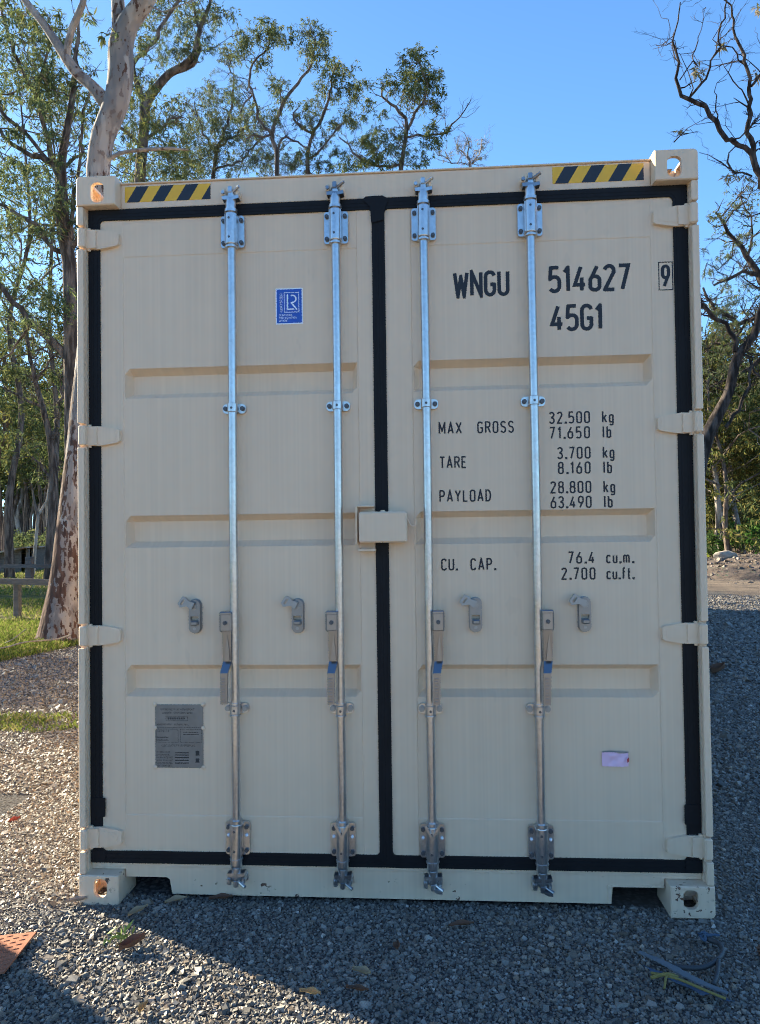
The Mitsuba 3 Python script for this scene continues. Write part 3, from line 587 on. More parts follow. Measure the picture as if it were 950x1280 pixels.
def lettering(text, x0, x1, zc, h, stroke=0.135, gap=0.2, y=0.0572, slope=0.0):
    adv, X = [], 0.0
    for c in text:
        adv.append(X); X += GL[c][0] + gap
    X -= gap; hh = 1 - stroke; k = (x1 - x0 - stroke * h) / (X * h * hh); out = []
    for c, a in zip(text, adv):
        for st in GL[c][1]:
            ls = sg.LineString([(a * k + px_ * min(1.1, max(k, 0.8)), py_) for px_, py_ in st])
            ls = affinity.affine_transform(ls, [h * hh, 0, 0, h * hh, x0 + stroke * h / 2, zc - h / 2 + stroke * h / 2])
            out.append(ls.buffer(stroke * h / 2, cap_style='flat' if c not in '.' else 'square', join_style='mitre' if c in 'WNMXAY47' else 'round', mitre_limit=1.6))
    return slab(unary_union(out), y, y + 0.0016)
BK = 'letter_black'
def line(text, x0, x1, zc, h, lab, **kw):
    put('lettering', lettering(text, x0, x1, zc, h, **kw), BK, DR, label=lab)
line('WNGU', 0.286, 0.507, 2.424, 0.104, 'large black owner code letters')
line('514627', 0.657, 0.972, 2.430, 0.107, 'large black serial number')
line('45G1', 0.662, 0.867, 2.278, 0.106, 'large black size code below the serial number')
line('9', 1.087, 1.122, 2.427, 0.090, 'black check digit inside a thin square', y=0.0538)
fr = sg.box(1.0775, 2.372, 1.1325, 2.483); put('check_digit_box', slab(fr.difference(fr.buffer(-0.0035)), 0.0538, 0.0549), BK, DR)
for tx, x0, x1, zc in (('MAX', 0.221, 0.315, 1.857), ('GROSS', 0.372, 0.517, 1.857), ('TARE', 0.222, 0.330, 1.722), ('PAYLOAD', 0.220, 0.424, 1.590), ('CU.', 0.223, 0.289, 1.322), ('CAP.', 0.337, 0.438, 1.322)):
    line(tx, x0, x1, zc, 0.048, 'small black words ' + tx, stroke=0.125)
for tx, u, x0, zc in (('32.500', 'kg', 0.650, 1.888), ('71.650', 'lb', 0.650, 1.829), ('3.700', 'kg', 0.679, 1.750), ('8.160', 'lb', 0.681, 1.692), ('28.800', 'kg', 0.650, 1.617), ('63.490', 'lb', 0.650, 1.559)):
    line(tx, x0, 0.810, zc, 0.048, 'small black weight figure ' + tx, stroke=0.125); line(u, 0.853, 0.900 if u == 'kg' else 0.891, zc, 0.048, 'small black unit beside ' + tx, stroke=0.125)
for tx, u, x0, zc in (('76.4', 'cu.m.', 0.712, 1.344), ('2.700', 'cu.ft.', 0.686, 1.282)):
    line(tx, x0, 0.820, zc, 0.048, 'small black volume figure ' + tx, stroke=0.125); line(u, 0.858, 0.965, zc, 0.048, 'small black unit beside ' + tx, stroke=0.125)

def words(text, h, x, z, y, wscale=1.0, rot=0, width=None):
    m = meshkit.text_mesh(text, h, 0.0005); v = np.array(m.vertices)
    if width: wscale = width / v[:, 0].max()
    v[:, 0] *= wscale
    if rot: v = np.c_[-v[:, 1], v[:, 0], v[:, 2]]
    return trimesh.Trimesh(np.c_[x + v[:, 0], y - v[:, 2], z + v[:, 1]], m.faces, process=False)
# blue certification sticker
S = put('sticker', slab(rect(-0.422, -0.312, 2.288, 2.433, 0.003), 0.0572, 0.0590), 'sticker_white', C, label='blue and white certification sticker with LR emblem')
put('blue_field', slab(rect(-0.4175, -0.3165, 2.2925, 2.4285), 0.0565, 0.0571), 'sticker_blue', S)
fr = sg.box(-0.388, 2.335, -0.327, 2.416)
logo = unary_union([fr.difference(fr.buffer(-0.0022)), sg.LineString([(-0.374, 2.406), (-0.374, 2.3475), (-0.350, 2.3475)]).buffer(0.0026, cap_style='square', join_style='mitre'),
                    sg.LineString([(-0.360, 2.4025)] + arc(-0.356, 2.3890, 0.0165, 0.0150, 85, -80, 8) + [(-0.360, 2.3745)]).buffer(0.0026, cap_style='flat'), sg.LineString([(-0.359, 2.3745), (-0.336, 2.3455)]).buffer(0.0028, cap_style='flat')])
put('emblem', slab(logo, 0.0559, 0.0564), 'sticker_white', S)
put('lettering', join(words('CERTIFIED', 0.0095, -0.395, 2.336, 0.0564, rot=1, width=0.076), words('CONTAINER', 0.0075, -0.4095, 2.3205, 0.0564, width=0.054), words('CERTIFICATION', 0.0075, -0.4095, 2.3095, 0.0564, width=0.072), words('SCHEME', 0.0075, -0.4095, 2.2985, 0.0564, width=0.036)), 'sticker_white', S)
# data plate
S = put('data_plate', slab(rect(-0.926, -0.731, 0.524, 0.775, 0.006), 0.0550, 0.0590), 'plate_metal', C, label='grey riveted metal data plate with fine dark lettering')
yk = 0.0550; tx = []
for s_, h_, x_, z_, w__ in (('APPROVED FOR TRANSPORT', 0.0075, -0.905, 0.752, 0.140), ('UNDER CUSTOMS SEAL', 0.0075, -0.897, 0.738, 0.126), ('MANUFACTURER', 0.006, -0.918, 0.6930, 0.058), ('SERIAL No.', 0.006, -0.850, 0.6930, 0.06), ('DATE OF', 0.006, -0.920, 0.666, 0.052), ('CSC SAFETY APPROVAL', 0.0085, -0.900, 0.608, 0.138),
                         ('DATE MANUFACTURED', 0.0055, -0.922, 0.584, 0.056), ('IDENTIFICATION No.', 0.0055, -0.922, 0.573, 0.056), ('MAXIMUM GROSS MASS', 0.0060, -0.922, 0.562, 0.066), ('ALLOW. STACK. LOAD', 0.0060, -0.922, 0.551, 0.066), ('TRANSVERSE RACKING', 0.0060, -0.922, 0.540, 0.066), ('NEXT EXAM. DATE', 0.0070, -0.918, 0.529, 0.060)):
    tx.append(words(s_, h_, x_, z_, yk, width=w__))
fr = lambda a, b, c, d: (lambda g: g.difference(g.buffer(-0.0012)))(sg.box(a, c, b, d))
tb = unary_union([fr(-0.882, -0.793, 0.712, 0.728), fr(-0.922, -0.832, 0.625, 0.678), fr(-0.824, -0.737, 0.625, 0.678), sg.box(-0.924, 0.684, -0.733, 0.6855)] + [sg.box(-0.846, z_, -0.790, z_ + 0.004) for z_ in (0.582, 0.573, 0.563, 0.552, 0.541)] + [sg.box(-0.812, z_, -0.75, z_ + 0.0025) for z_ in (0.655, 0.664)] + [sg.box(-0.874 + 0.009 * i, 0.716, -0.868 + 0.009 * i, 0.724) for i in range(8)] + [sg.box(-0.762, 0.573, -0.747, 0.592), sg.box(-0.762, 0.545, -0.747, 0.562)] + [sg.box(-0.92, z_, -0.872, z_ + 0.0035) for z_ in (0.632, 0.643)])
put('plate_lettering', join(slab(tb, yk - 0.0005, yk - 0.0001), *tx), 'plate_text', S)
for x_ in (-0.927, -0.730):
    for z_ in (0.526, 0.682, 0.775): put('rivet', trimesh.creation.icosphere(subdivisions=2, radius=0.0082).apply_transform(np.diag([1, 0.45, 1, 1])).apply_translation((x_, 0.0548, z_)), PB, S, smooth=True)
# crumpled pink-white paper label
rng = np.random.default_rng(2)
X, Z = np.meshgrid(np.linspace(0.826, 0.926, 14), np.linspace(0.545, 0.598, 9))
Y = 0.0555 - 0.012 * meshkit.fbm(np.stack([X * 45, Z * 60, 0 * X], -1), 3, 2) * np.clip(np.minimum.reduce([X - 0.826, 0.926 - X]) / 0.02, 0.15, 1)
Z2 = Z + 0.004 * np.sin((X - 0.826) * 60) * (Z > 0.57)
qi = (np.arange(8)[:, None] * 14 + np.arange(13)[None]).ravel()
S = put('paper_label', (np.stack([X, Y, Z2], -1).reshape(-1, 3), np.c_[qi, qi + 1, qi + 15, qi + 14]), 'label_pink', C, smooth=True, label='crumpled pinkish white paper label')
put('red_mark', slab(sg.Polygon([(0.918, 0.562), (0.926, 0.570), (0.924, 0.583), (0.917, 0.575)]), 0.0400, 0.0412), 'label_red', S)
put('silver_edge', tube([(0.827, 0.052, 0.600), (0.86, 0.046, 0.603), (0.90, 0.047, 0.601), (0.925, 0.052, 0.599)], 0.0022, 6), 'dull_steel', S)

# ------------------------------------------------------------------ trees
def leaf_cloud(P, length, width, rng, cols, droop=0.75, var=0.30):
    """Hanging gum leaves: a folded blade of two triangles at each point of P."""
    n = len(P)
    d = rng.normal(size=(n, 3)); d /= np.linalg.norm(d, axis=1, keepdims=True) + 1e-9
    d[:, 2] -= droop * 1.6 * rng.uniform(0.2, 1.0, n); d /= np.linalg.norm(d, axis=1, keepdims=True)
    s = np.cross(d, rng.normal(size=(n, 3))); s /= np.linalg.norm(s, axis=1, keepdims=True) + 1e-9
    l = length * rng.uniform(0.6, 1.25, n)[:, None]; w = width * rng.uniform(0.7, 1.3, n)[:, None]
    up = np.cross(d, s)
    V = np.stack([P, P + d * l * 0.42 + s * w / 2 + up * w * .2, P + d * l + up * l * 0.1, P + d * l * 0.42 - s * w / 2 + up * w * .2], 1).reshape(-1, 3)
    i = 4 * np.arange(n)[:, None]
    C_ = np.array(cols)[rng.integers(0, len(cols), n)] * rng.lognormal(0, var, (n, 1))
    return V, np.vstack([i + [0, 1, 2], i + [0, 2, 3]]), np.repeat(np.clip(C_, 0.01, 0.6), 4, 0)
OLIVE = [(0.10, 0.13, 0.05), (0.13, 0.16, 0.065), (0.075, 0.105, 0.045), (0.175, 0.18, 0.08), (0.09, 0.125, 0.075)]
GOLD = [(0.14, 0.14, 0.04), (0.18, 0.165, 0.05), (0.10, 0.115, 0.035), (0.23, 0.19, 0.07)]
GREYG = [(0.10, 0.115, 0.06), (0.13, 0.14, 0.08), (0.08, 0.10, 0.05), (0.17, 0.165, 0.10)]
DRY = [(0.30, 0.24, 0.15), (0.20, 0.18, 0.10), (0.14, 0.14, 0.07)]
def clump_points(c, r, n, rng):
    """Leaf places along short drooping sprays, in a few ragged bunches within r of c."""
    k = max(4, int(5 + r * 9)); q = rng.normal(size=(k, 3)); q *= (rng.uniform(0.2, 1.1, k) ** 0.6 / (np.linalg.norm(q, axis=1) + 1e-9))[:, None] * r
    q[:, 2] = q[:, 2] * 0.72 + 0.12 * r
    m = max(3, n // 11); i = rng.integers(0, k, m); s = q[i] + rng.normal(size=(m, 3)) * r * np.array([0.24, 0.24, 0.17])
    d = s * 0.8 / r + rng.normal(size=(m, 3)) * 0.55; d[:, 2] -= 0.55; d /= np.linalg.norm(d, axis=1, keepdims=True) + 1e-9
    L = np.minimum(0.55, 0.75 * r) * rng.uniform(0.35, 1.0, m)
    t = rng.uniform(0, 1, (m, 11)); p = s[:, None] + d[:, None] * (L[:, None] * t)[..., None]
    p[..., 2] -= 0.35 * L[:, None] * t * t; p += rng.normal(size=p.shape) * 0.018
    return c + p.reshape(-1, 3), c + q
def twig(a, b, r, rng):
    """A crooked twig from a to b."""
    a, b = np.asarray(a), np.asarray(b); d = b - a; L = np.linalg.norm(d); t = np.array([0, .3, .65, 1.0])
    m = a + d * t[:, None] + rng.normal(size=(4, 3)) * L * 0.07 * np.array([0, 1, 1, 0])[:, None]; m[1:3, 2] -= 0.05 * L
    return tube(m, [r, r * .8, r * .6, r * .35], 4, cap=False)
def build_tree(name, label, limbs, blobs, bark, rng, cols, leaf=(0.13, 0.026), dens=2600, group=None, sides=(18, 8), extra=3, wob=0.0, twr=0.012, step=0.18, cat='tree', fat=1.0, fine=0.0, fl=0.7):
    """Trunk and limbs as given, a spray of leaves at each clump, and twigs from the clumps back to the nearest limb."""
    t = thing(name, label, cat, group)
    nodes, rad = [], []
    for i, l in enumerate(limbs):
        l = np.array(l, float); q = smooth_path(l, step if i else step * 1.2)
        w = wob * rng.normal(size=(len(q), 3)); w[0] = 0
        q[:, :3] += w * np.minimum(1, np.arange(len(q)) / 3)[:, None] * (q[:, 3:] < 0.06)
        m = tube(q[:, :3], np.maximum(q[:, 3], 0.003), sides[0] if l[0, 3] > 0.08 else sides[1], bump=0.10 if l[0, 3] > 0.06 else 0.0, seed=i)
        put('trunk' if i == 0 else 'limb', m, bark, t, smooth=True)
        nodes.append(q[:, :3]); rad.append(q[:, 3])
    N, Rn = np.vstack(nodes), np.concatenate(rad)
    LP, tw = [], []
    for (x, y, z, r) in blobs:
        r = r * fat; c = np.array([x, y, z]); pts, sub = clump_points(c, r, int(dens * r * r) + 12, rng); LP.append(pts)
        d = np.linalg.norm(N - c, axis=1) + 0.6 * np.maximum(0, N[:, 2] - z) + 6 * np.maximum(0, Rn - 0.06); a = N[np.argmin(d)]
        tw.append(twig(a, c - [0, 0, 0.3 * r], min(twr, 0.01 + 0.02 * r), rng))
        for s in sub[:extra]: tw.append(twig(c - [0, 0, 0.3 * r], s, twr * 0.5, rng))
    if fine:
        for i, q in enumerate(nodes):
            r_ = rad[i]; g0 = np.arange(len(q))[(r_ < 0.09)]
            if len(g0) < 2: continue
            for k in rng.choice(g0, int(len(g0) * fine) + 1):
                d = rng.normal(size=3); d[2] = abs(d[2]) * 0.8 + 0.15; d /= np.linalg.norm(d); L = fl * rng.uniform(0.35, 1.2); e = q[k] + d * L; r1 = min(0.45 * r_[k] + 0.003, 0.016)
                tw.append(twig(q[k], e, r1, rng))
                for _ in range(3):
                    u = rng.uniform(0.3, 1.0); b0 = q[k] + d * L * u; d2 = d + rng.normal(size=3) * 0.7; d2 /= np.linalg.norm(d2); e2 = b0 + d2 * L * rng.uniform(0.25, 0.6); tw.append(twig(b0, e2, r1 * 0.5, rng))
                    if rng.uniform() < 0.5: tw.append(twig(b0 + (e2 - b0) * 0.6, b0 + (e2 - b0) * 0.6 + (d2 + rng.normal(size=3) * .8) * L * 0.2, r1 * 0.35, rng))
    if tw: put('twigs', join(*tw), bark, t, kind='stuff')
    if LP:
        v, f, c = leaf_cloud(np.vstack(LP), *leaf, rng, cols); put('crown', (v, f), 'leaf', t, kind='stuff', color=c)
    return t
TREES = {
    'pale': ([[(np.float64(-4.8),np.float64(7.0),np.float64(-0.13),0.437),(np.float64(-4.76),np.float64(7.0),np.float64(0.05),0.354),(np.float64(-4.72),np.float64(7.0),np.float64(0.47),0.292),(np.float64(-4.66),np.float64(7.0),np.float64(0.9),0.266),(np.float64(-4.6),np.float64(7.0),np.float64(1.54),0.245),(np.float64(-4.52),np.float64(7.0),np.float64(2.29),0.229),(np.float64(-4.42),np.float64(7.0),np.float64(3.26),0.208),(np.float64(-4.33),np.float64(7.0),np.float64(4.13),0.193),(np.float64(-4.26),np.float64(7.0),np.float64(5.21),0.177),(np.float64(-4.25),np.float64(7.0),np.float64(5.97),0.161),(np.float64(-4.26),np.float64(7.0),np.float64(6.36),0.156),(np.float64(-4.19),np.float64(7.0),np.float64(6.85),0.156),(np.float64(-4.01),np.float64(7.0),np.float64(7.28),0.161),(np.float64(-3.94),np.float64(7.0),np.float64(7.71),0.167),(np.float64(-3.94),np.float64(7.0),np.float64(8.07),0.161),(np.float64(-3.83),np.float64(7.0),np.float64(8.39),0.141),(np.float64(-3.62),np.float64(7.0),np.float64(8.65),0.13),(np.float64(-3.39),np.float64(7.0),np.float64(9.06),0.115),(np.float64(-3.0),np.float64(7.0),np.float64(9.53),0.094),(np.float64(-2.77),np.float64(7.0),np.float64(10.17),0.073),(np.float64(-2.38),np.float64(7.0),np.float64(10.7),0.042)],[(np.float64(-3.94),np.float64(7.0),np.float64(8.02),0.125),(np.float64(-3.97),np.float64(7.03),np.float64(8.29),0.099),(np.float64(-4.0),np.float64(7.06),np.float64(8.7),0.089),(np.float64(-4.05),np.float64(7.09),np.float64(9.22),0.078),(np.float64(-3.99),np.float64(7.12),np.float64(9.8),0.062),(np.float64(-4.12),np.float64(7.15),np.float64(10.52),0.036)],[(np.float64(-4.11),np.float64(7.0),np.float64(7.26),0.104),(np.float64(-4.34),np.float64(7.0),np.float64(7.54),0.078),(np.float64(-4.57),np.float64(7.0),np.float64(7.75),0.073),(np.float64(-4.7),np.float64(7.0),np.float64(7.94),0.068),(np.float64(-4.83),np.float64(7.01),np.float64(8.15),0.062),(np.float64(-5.02),np.float64(7.01),np.float64(8.44),0.052),(np.float64(-5.25),np.float64(7.01),np.float64(8.74),0.047),(np.float64(-5.53),np.float64(7.01),np.float64(9.15),0.036),(np.float64(-5.88),np.float64(7.01),np.float64(9.51),0.021)],[(np.float64(-4.7),np.float64(7.0),np.float64(7.93),0.057),(np.float64(-4.67),np.float64(6.98),np.float64(8.13),0.047),(np.float64(-4.6),np.float64(6.96),np.float64(8.33),0.047),(np.float64(-4.44),np.float64(6.94),np.float64(8.64),0.042),(np.float64(-4.35),np.float64(6.91),np.float64(9.0),0.036),(np.float64(-4.18),np.float64(6.89),np.float64(9.41),0.021)],[(np.float64(-4.25),np.float64(7.0),np.float64(6.14),0.062),(np.float64(-4.13),np.float64(6.98),np.float64(6.51),0.036),(np.float64(-3.94),np.float64(6.96),np.float64(6.58),0.026),(np.float64(-3.66),np.float64(6.94),np.float64(6.6),0.026),(np.float64(-3.21),np.float64(6.92),np.float64(6.59),0.021),(np.float64(-2.98),np.float64(6.9),np.float64(6.55),0.01)]],
        [(np.float64(-2.36),np.float64(6.11),np.float64(8.58),0.52),(np.float64(-2.33),np.float64(6.77),np.float64(9.62),0.62),(np.float64(-2.99),np.float64(6.82),np.float64(9.82),0.62),(np.float64(-3.56),np.float64(6.09),np.float64(9.25),0.62),(np.float64(-3.87),np.float64(6.1),np.float64(8.87),0.57),(np.float64(-5.97),np.float64(8.0),np.float64(10.15),0.47),(np.float64(-5.94),np.float64(7.3),np.float64(9.39),0.47),(np.float64(-3.29),np.float64(6.47),np.float64(10.07),0.73),(np.float64(-4.55),np.float64(6.87),np.float64(10.3),0.62),(np.float64(-6.07),np.float64(7.95),np.float64(9.36),0.29),(np.float64(-5.68),np.float64(7.8),np.float64(9.2),0.23),(np.float64(-4.62),np.float64(7.69),np.float64(9.0),0.21),(np.float64(-4.02),np.float64(6.78),np.float64(8.18),0.12),(np.float64(-4.95),np.float64(6.99),np.float64(8.54),0.15)]),
    'dark': ([[(np.float64(-7.0),np.float64(12.0),np.float64(0.62),0.219),(np.float64(-7.01),np.float64(12.0),np.float64(2.55),0.203),(np.float64(-7.02),np.float64(12.0),np.float64(3.85),0.196),(np.float64(-7.05),np.float64(12.0),np.float64(5.15),0.18),(np.float64(-7.08),np.float64(12.0),np.float64(6.14),0.157),(np.float64(-7.11),np.float64(12.0),np.float64(6.96),0.141),(np.float64(-7.23),np.float64(12.0),np.float64(7.62),0.133),(np.float64(-7.27),np.float64(12.0),np.float64(8.44),0.11),(np.float64(-7.27),np.float64(12.0),np.float64(9.1),0.094),(np.float64(-7.15),np.float64(12.0),np.float64(9.76),0.07),(np.float64(-7.01),np.float64(12.0),np.float64(10.58),0.055),(np.float64(-6.94),np.float64(12.0),np.float64(11.41),0.039),(np.float64(-6.87),np.float64(12.0),np.float64(12.07),0.023)],[(np.float64(-7.29),np.float64(12.0),np.float64(8.58),0.07),(np.float64(-7.4),np.float64(11.96),np.float64(8.96),0.063),(np.float64(-7.65),np.float64(11.91),np.float64(9.11),0.055),(np.float64(-7.83),np.float64(11.87),np.float64(9.15),0.047),(np.float64(-8.22),np.float64(11.82),np.float64(9.36),0.039),(np.float64(-8.45),np.float64(11.78),np.float64(9.68),0.031),(np.float64(-8.67),np.float64(11.74),np.float64(9.86),0.016)],[(np.float64(-7.39),np.float64(12.0),np.float64(8.91),0.063),(np.float64(-7.53),np.float64(12.01),np.float64(9.37),0.055),(np.float64(-7.65),np.float64(12.01),np.float64(9.87),0.047),(np.float64(-7.77),np.float64(12.02),np.float64(10.33),0.047),(np.float64(-7.94),np.float64(12.02),np.float64(10.74),0.039),(np.float64(-8.21),np.float64(12.03),np.float64(11.25),0.039),(np.float64(-8.42),np.float64(12.03),np.float64(11.85),0.031),(np.float64(-8.56),np.float64(12.04),np.float64(12.4),0.023)],[(np.float64(-7.56),np.float64(12.0),np.float64(9.12),0.039),(np.float64(-7.97),np.float64(11.98),np.float64(9.59),0.039),(np.float64(-8.38),np.float64(11.95),np.float64(10.01),0.039),(np.float64(-8.62),np.float64(11.93),np.float64(10.3),0.023)],[(np.float64(-7.16),np.float64(12.0),np.float64(7.2),0.063),(np.float64(-7.48),np.float64(12.04),np.float64(7.28),0.047),(np.float64(-7.69),np.float64(12.08),np.float64(7.58),0.047),(np.float64(-7.88),np.float64(12.11),np.float64(7.86),0.039),(np.float64(-8.24),np.float64(12.15),np.float64(8.09),0.039),(np.float64(-8.69),np.float64(12.19),np.float64(8.32),0.031)],[(np.float64(-7.07),np.float64(12.0),np.float64(4.91),0.094),(np.float64(-7.25),np.float64(11.96),np.float64(5.15),0.086),(np.float64(-7.52),np.float64(11.91),np.float64(5.44),0.078),(np.float64(-7.83),np.float64(11.87),np.float64(5.73),0.063),(np.float64(-8.08),np.float64(11.83),np.float64(6.02),0.055),(np.float64(-8.45),np.float64(11.78),np.float64(6.48),0.047),(np.float64(-8.68),np.float64(11.74),np.float64(6.68),0.023)],[(np.float64(-7.11),np.float64(12.0),np.float64(7.28),0.063),(np.float64(-6.9),np.float64(12.02),np.float64(7.48),0.047),(np.float64(-6.74),np.float64(12.04),np.float64(7.61),0.031)],[(np.float64(-7.29),np.float64(12.0),np.float64(8.86),0.039),(np.float64(-7.04),np.float64(12.04),np.float64(9.14),0.031),(np.float64(-6.78),np.float64(12.07),np.float64(9.25),0.023)],[(np.float64(-7.76),np.float64(12.0),np.float64(10.32),0.031),(np.float64(-7.71),np.float64(11.97),np.float64(10.85),0.031),(np.float64(-7.52),np.float64(11.95),np.float64(11.41),0.023),(np.float64(-7.54),np.float64(11.92),np.float64(11.89),0.016)],[(np.float64(-7.91),np.float64(12.0),np.float64(5.77),0.031),(np.float64(-8.13),np.float64(12.04),np.float64(5.52),0.023),(np.float64(-8.43),np.float64(12.08),np.float64(5.21),0.023),(np.float64(-8.65),np.float64(12.12),np.float64(4.98),0.016)],[(np.float64(-7.06),np.float64(12.0),np.float64(7.45),0.039),(np.float64(-7.04),np.float64(12.04),np.float64(8.28),0.039),(np.float64(-6.92),np.float64(12.07),np.float64(9.12),0.031),(np.float64(-6.85),np.float64(12.11),np.float64(9.97),0.023),(np.float64(-6.74),np.float64(12.15),np.float64(10.65),0.016)],[(np.float64(-7.93),np.float64(12.0),np.float64(10.73),0.023),(np.float64(-8.12),np.float64(11.95),np.float64(10.58),0.023),(np.float64(-8.35),np.float64(11.9),np.float64(10.46),0.016),(np.float64(-8.49),np.float64(11.86),np.float64(10.48),0.016)],[(np.float64(-7.03),np.float64(12.0),np.float64(6.71),0.039),(np.float64(-6.97),np.float64(12.02),np.float64(6.96),0.039),(np.float64(-6.74),np.float64(12.04),np.float64(7.12),0.031)]],
        [(np.float64(-7.67),np.float64(11.0),np.float64(11.36),0.34),(np.float64(-7.89),np.float64(12.01),np.float64(11.72),0.38),(np.float64(-8.3),np.float64(11.87),np.float64(11.4),0.31),(np.float64(-7.73),np.float64(11.41),np.float64(10.59),0.31),(np.float64(-7.37),np.float64(11.65),np.float64(10.64),0.31),(np.float64(-7.96),np.float64(12.61),np.float64(11.86),0.28),(np.float64(-7.11),np.float64(11.63),np.float64(11.51),0.28),(np.float64(-7.84),np.float64(11.3),np.float64(10.18),0.28),(np.float64(-8.67),np.float64(12.4),np.float64(10.39),0.25),(np.float64(-7.75),np.float64(11.9),np.float64(10.48),0.28),(np.float64(-7.6),np.float64(12.6),np.float64(10.82),0.34),(np.float64(-7.28),np.float64(11.47),np.float64(9.81),0.22),(np.float64(-7.95),np.float64(11.64),np.float64(9.58),0.23),(np.float64(-7.25),np.float64(12.6),np.float64(11.81),0.28),(np.float64(-6.88),np.float64(12.01),np.float64(10.75),0.25),(np.float64(-6.72),np.float64(12.01),np.float64(10.16),0.22),(np.float64(-7.2),np.float64(11.47),np.float64(9.32),0.19),(np.float64(-7.69),np.float64(11.03),np.float64(8.42),0.28),(np.float64(-8.94),np.float64(12.87),np.float64(8.99),0.31),(np.float64(-7.37),np.float64(11.17),np.float64(8.08),0.34),(np.float64(-7.88),np.float64(12.69),np.float64(8.6),0.31),(np.float64(-7.13),np.float64(11.74),np.float64(8.08),0.22),(np.float64(-8.57),np.float64(12.9),np.float64(8.29),0.25),(np.float64(-8.21),np.float64(11.8),np.float64(7.66),0.25),(np.float64(-8.28),np.float64(12.87),np.float64(8.0),0.25),(np.float64(-8.47),np.float64(12.11),np.float64(7.46),0.22),(np.float64(-7.1),np.float64(11.48),np.float64(7.49),0.22),(np.float64(-7.29),np.float64(12.48),np.float64(7.64),0.22),(np.float64(-8.44),np.float64(12.35),np.float64(6.87),0.31),(np.float64(-8.02),np.float64(12.37),np.float64(6.75),0.28),(np.float64(-7.5),np.float64(11.93),np.float64(6.37),0.31),(np.float64(-7.04),np.float64(11.44),np.float64(5.89),0.28),(np.float64(-8.23),np.float64(12.28),np.float64(6.43),0.22),(np.float64(-7.32),np.float64(11.21),np.float64(5.6),0.19),(np.float64(-8.67),np.float64(12.38),np.float64(6.47),0.22),(np.float64(-7.4),np.float64(12.27),np.float64(5.73),0.22),(np.float64(-7.02),np.float64(11.75),np.float64(8.89),0.19),(np.float64(-7.02),np.float64(12.6),np.float64(10.24),0.22),(np.float64(-6.43),np.float64(11.39),np.float64(8.92),0.13),(np.float64(-6.7),np.float64(11.78),np.float64(7.67),0.16),(np.float64(-8.76),np.float64(12.6),np.float64(6.03),0.19),(np.float64(-6.77),np.float64(11.76),np.float64(8.4),0.16),(np.float64(-7.29),np.float64(12.43),np.float64(9.99),0.19),(np.float64(-8.62),np.float64(12.23),np.float64(9.36),0.19),(np.float64(-8.02),np.float64(12.88),np.float64(9.31),0.13)]),
    'brown': ([[(np.float64(-7.27),np.float64(16.0),np.float64(8.36),0.179),(np.float64(-7.24),np.float64(16.0),np.float64(9.6),0.159),(np.float64(-7.19),np.float64(16.0),np.float64(10.64),0.139),(np.float64(-7.12),np.float64(16.0),np.float64(11.36),0.129),(np.float64(-7.06),np.float64(16.0),np.float64(12.09),0.129),(np.float64(-7.03),np.float64(16.0),np.float64(12.54),0.129),(np.float64(-6.78),np.float64(16.0),np.float64(12.86),0.109),(np.float64(-6.4),np.float64(16.0),np.float64(13.26),0.099),(np.float64(-6.02),np.float64(16.0),np.float64(13.45),0.089),(np.float64(-5.74),np.float64(16.0),np.float64(13.76),0.069),(np.float64(-5.59),np.float64(16.0),np.float64(14.4),0.06),(np.float64(-5.34),np.float64(16.0),np.float64(15.01),0.04),(np.float64(-5.2),np.float64(16.0),np.float64(15.63),0.03)],[(np.float64(-7.05),np.float64(16.0),np.float64(12.46),0.089),(np.float64(-7.21),np.float64(16.02),np.float64(12.9),0.079),(np.float64(-7.32),np.float64(16.04),np.float64(13.21),0.06),(np.float64(-7.39),np.float64(16.07),np.float64(13.61),0.06),(np.float64(-7.27),np.float64(16.09),np.float64(13.82),0.05),(np.float64(-6.98),np.float64(16.11),np.float64(14.07),0.05),(np.float64(-6.75),np.float64(16.13),np.float64(14.35),0.05),(np.float64(-6.57),np.float64(16.16),np.float64(14.77),0.04),(np.float64(-6.23),np.float64(16.18),np.float64(15.21),0.04),(np.float64(-5.96),np.float64(16.2),np.float64(15.72),0.02)],[(np.float64(-6.4),np.float64(16.0),np.float64(13.26),0.06),(np.float64(-5.99),np.float64(16.03),np.float64(13.38),0.06),(np.float64(-5.72),np.float64(16.06),np.float64(13.55),0.05),(np.float64(-5.62),np.float64(16.09),np.float64(14.05),0.04),(np.float64(-5.71),np.float64(16.12),np.float64(14.7),0.03),(np.float64(-5.84),np.float64(16.15),np.float64(15.26),0.02)],[(np.float64(-7.12),np.float64(16.0),np.float64(11.36),0.06),(np.float64(-7.38),np.float64(15.97),np.float64(11.67),0.05),(np.float64(-7.68),np.float64(15.93),np.float64(11.87),0.04),(np.float64(-7.77),np.float64(15.9),np.float64(12.27),0.03)],[(np.float64(-7.1),np.float64(16.0),np.float64(11.57),0.05),(np.float64(-6.77),np.float64(16.02),np.float64(11.77),0.04),(np.float64(-6.42),np.float64(16.04),np.float64(12.08),0.03),(np.float64(-6.09),np.float64(16.06),np.float64(12.11),0.02)]],
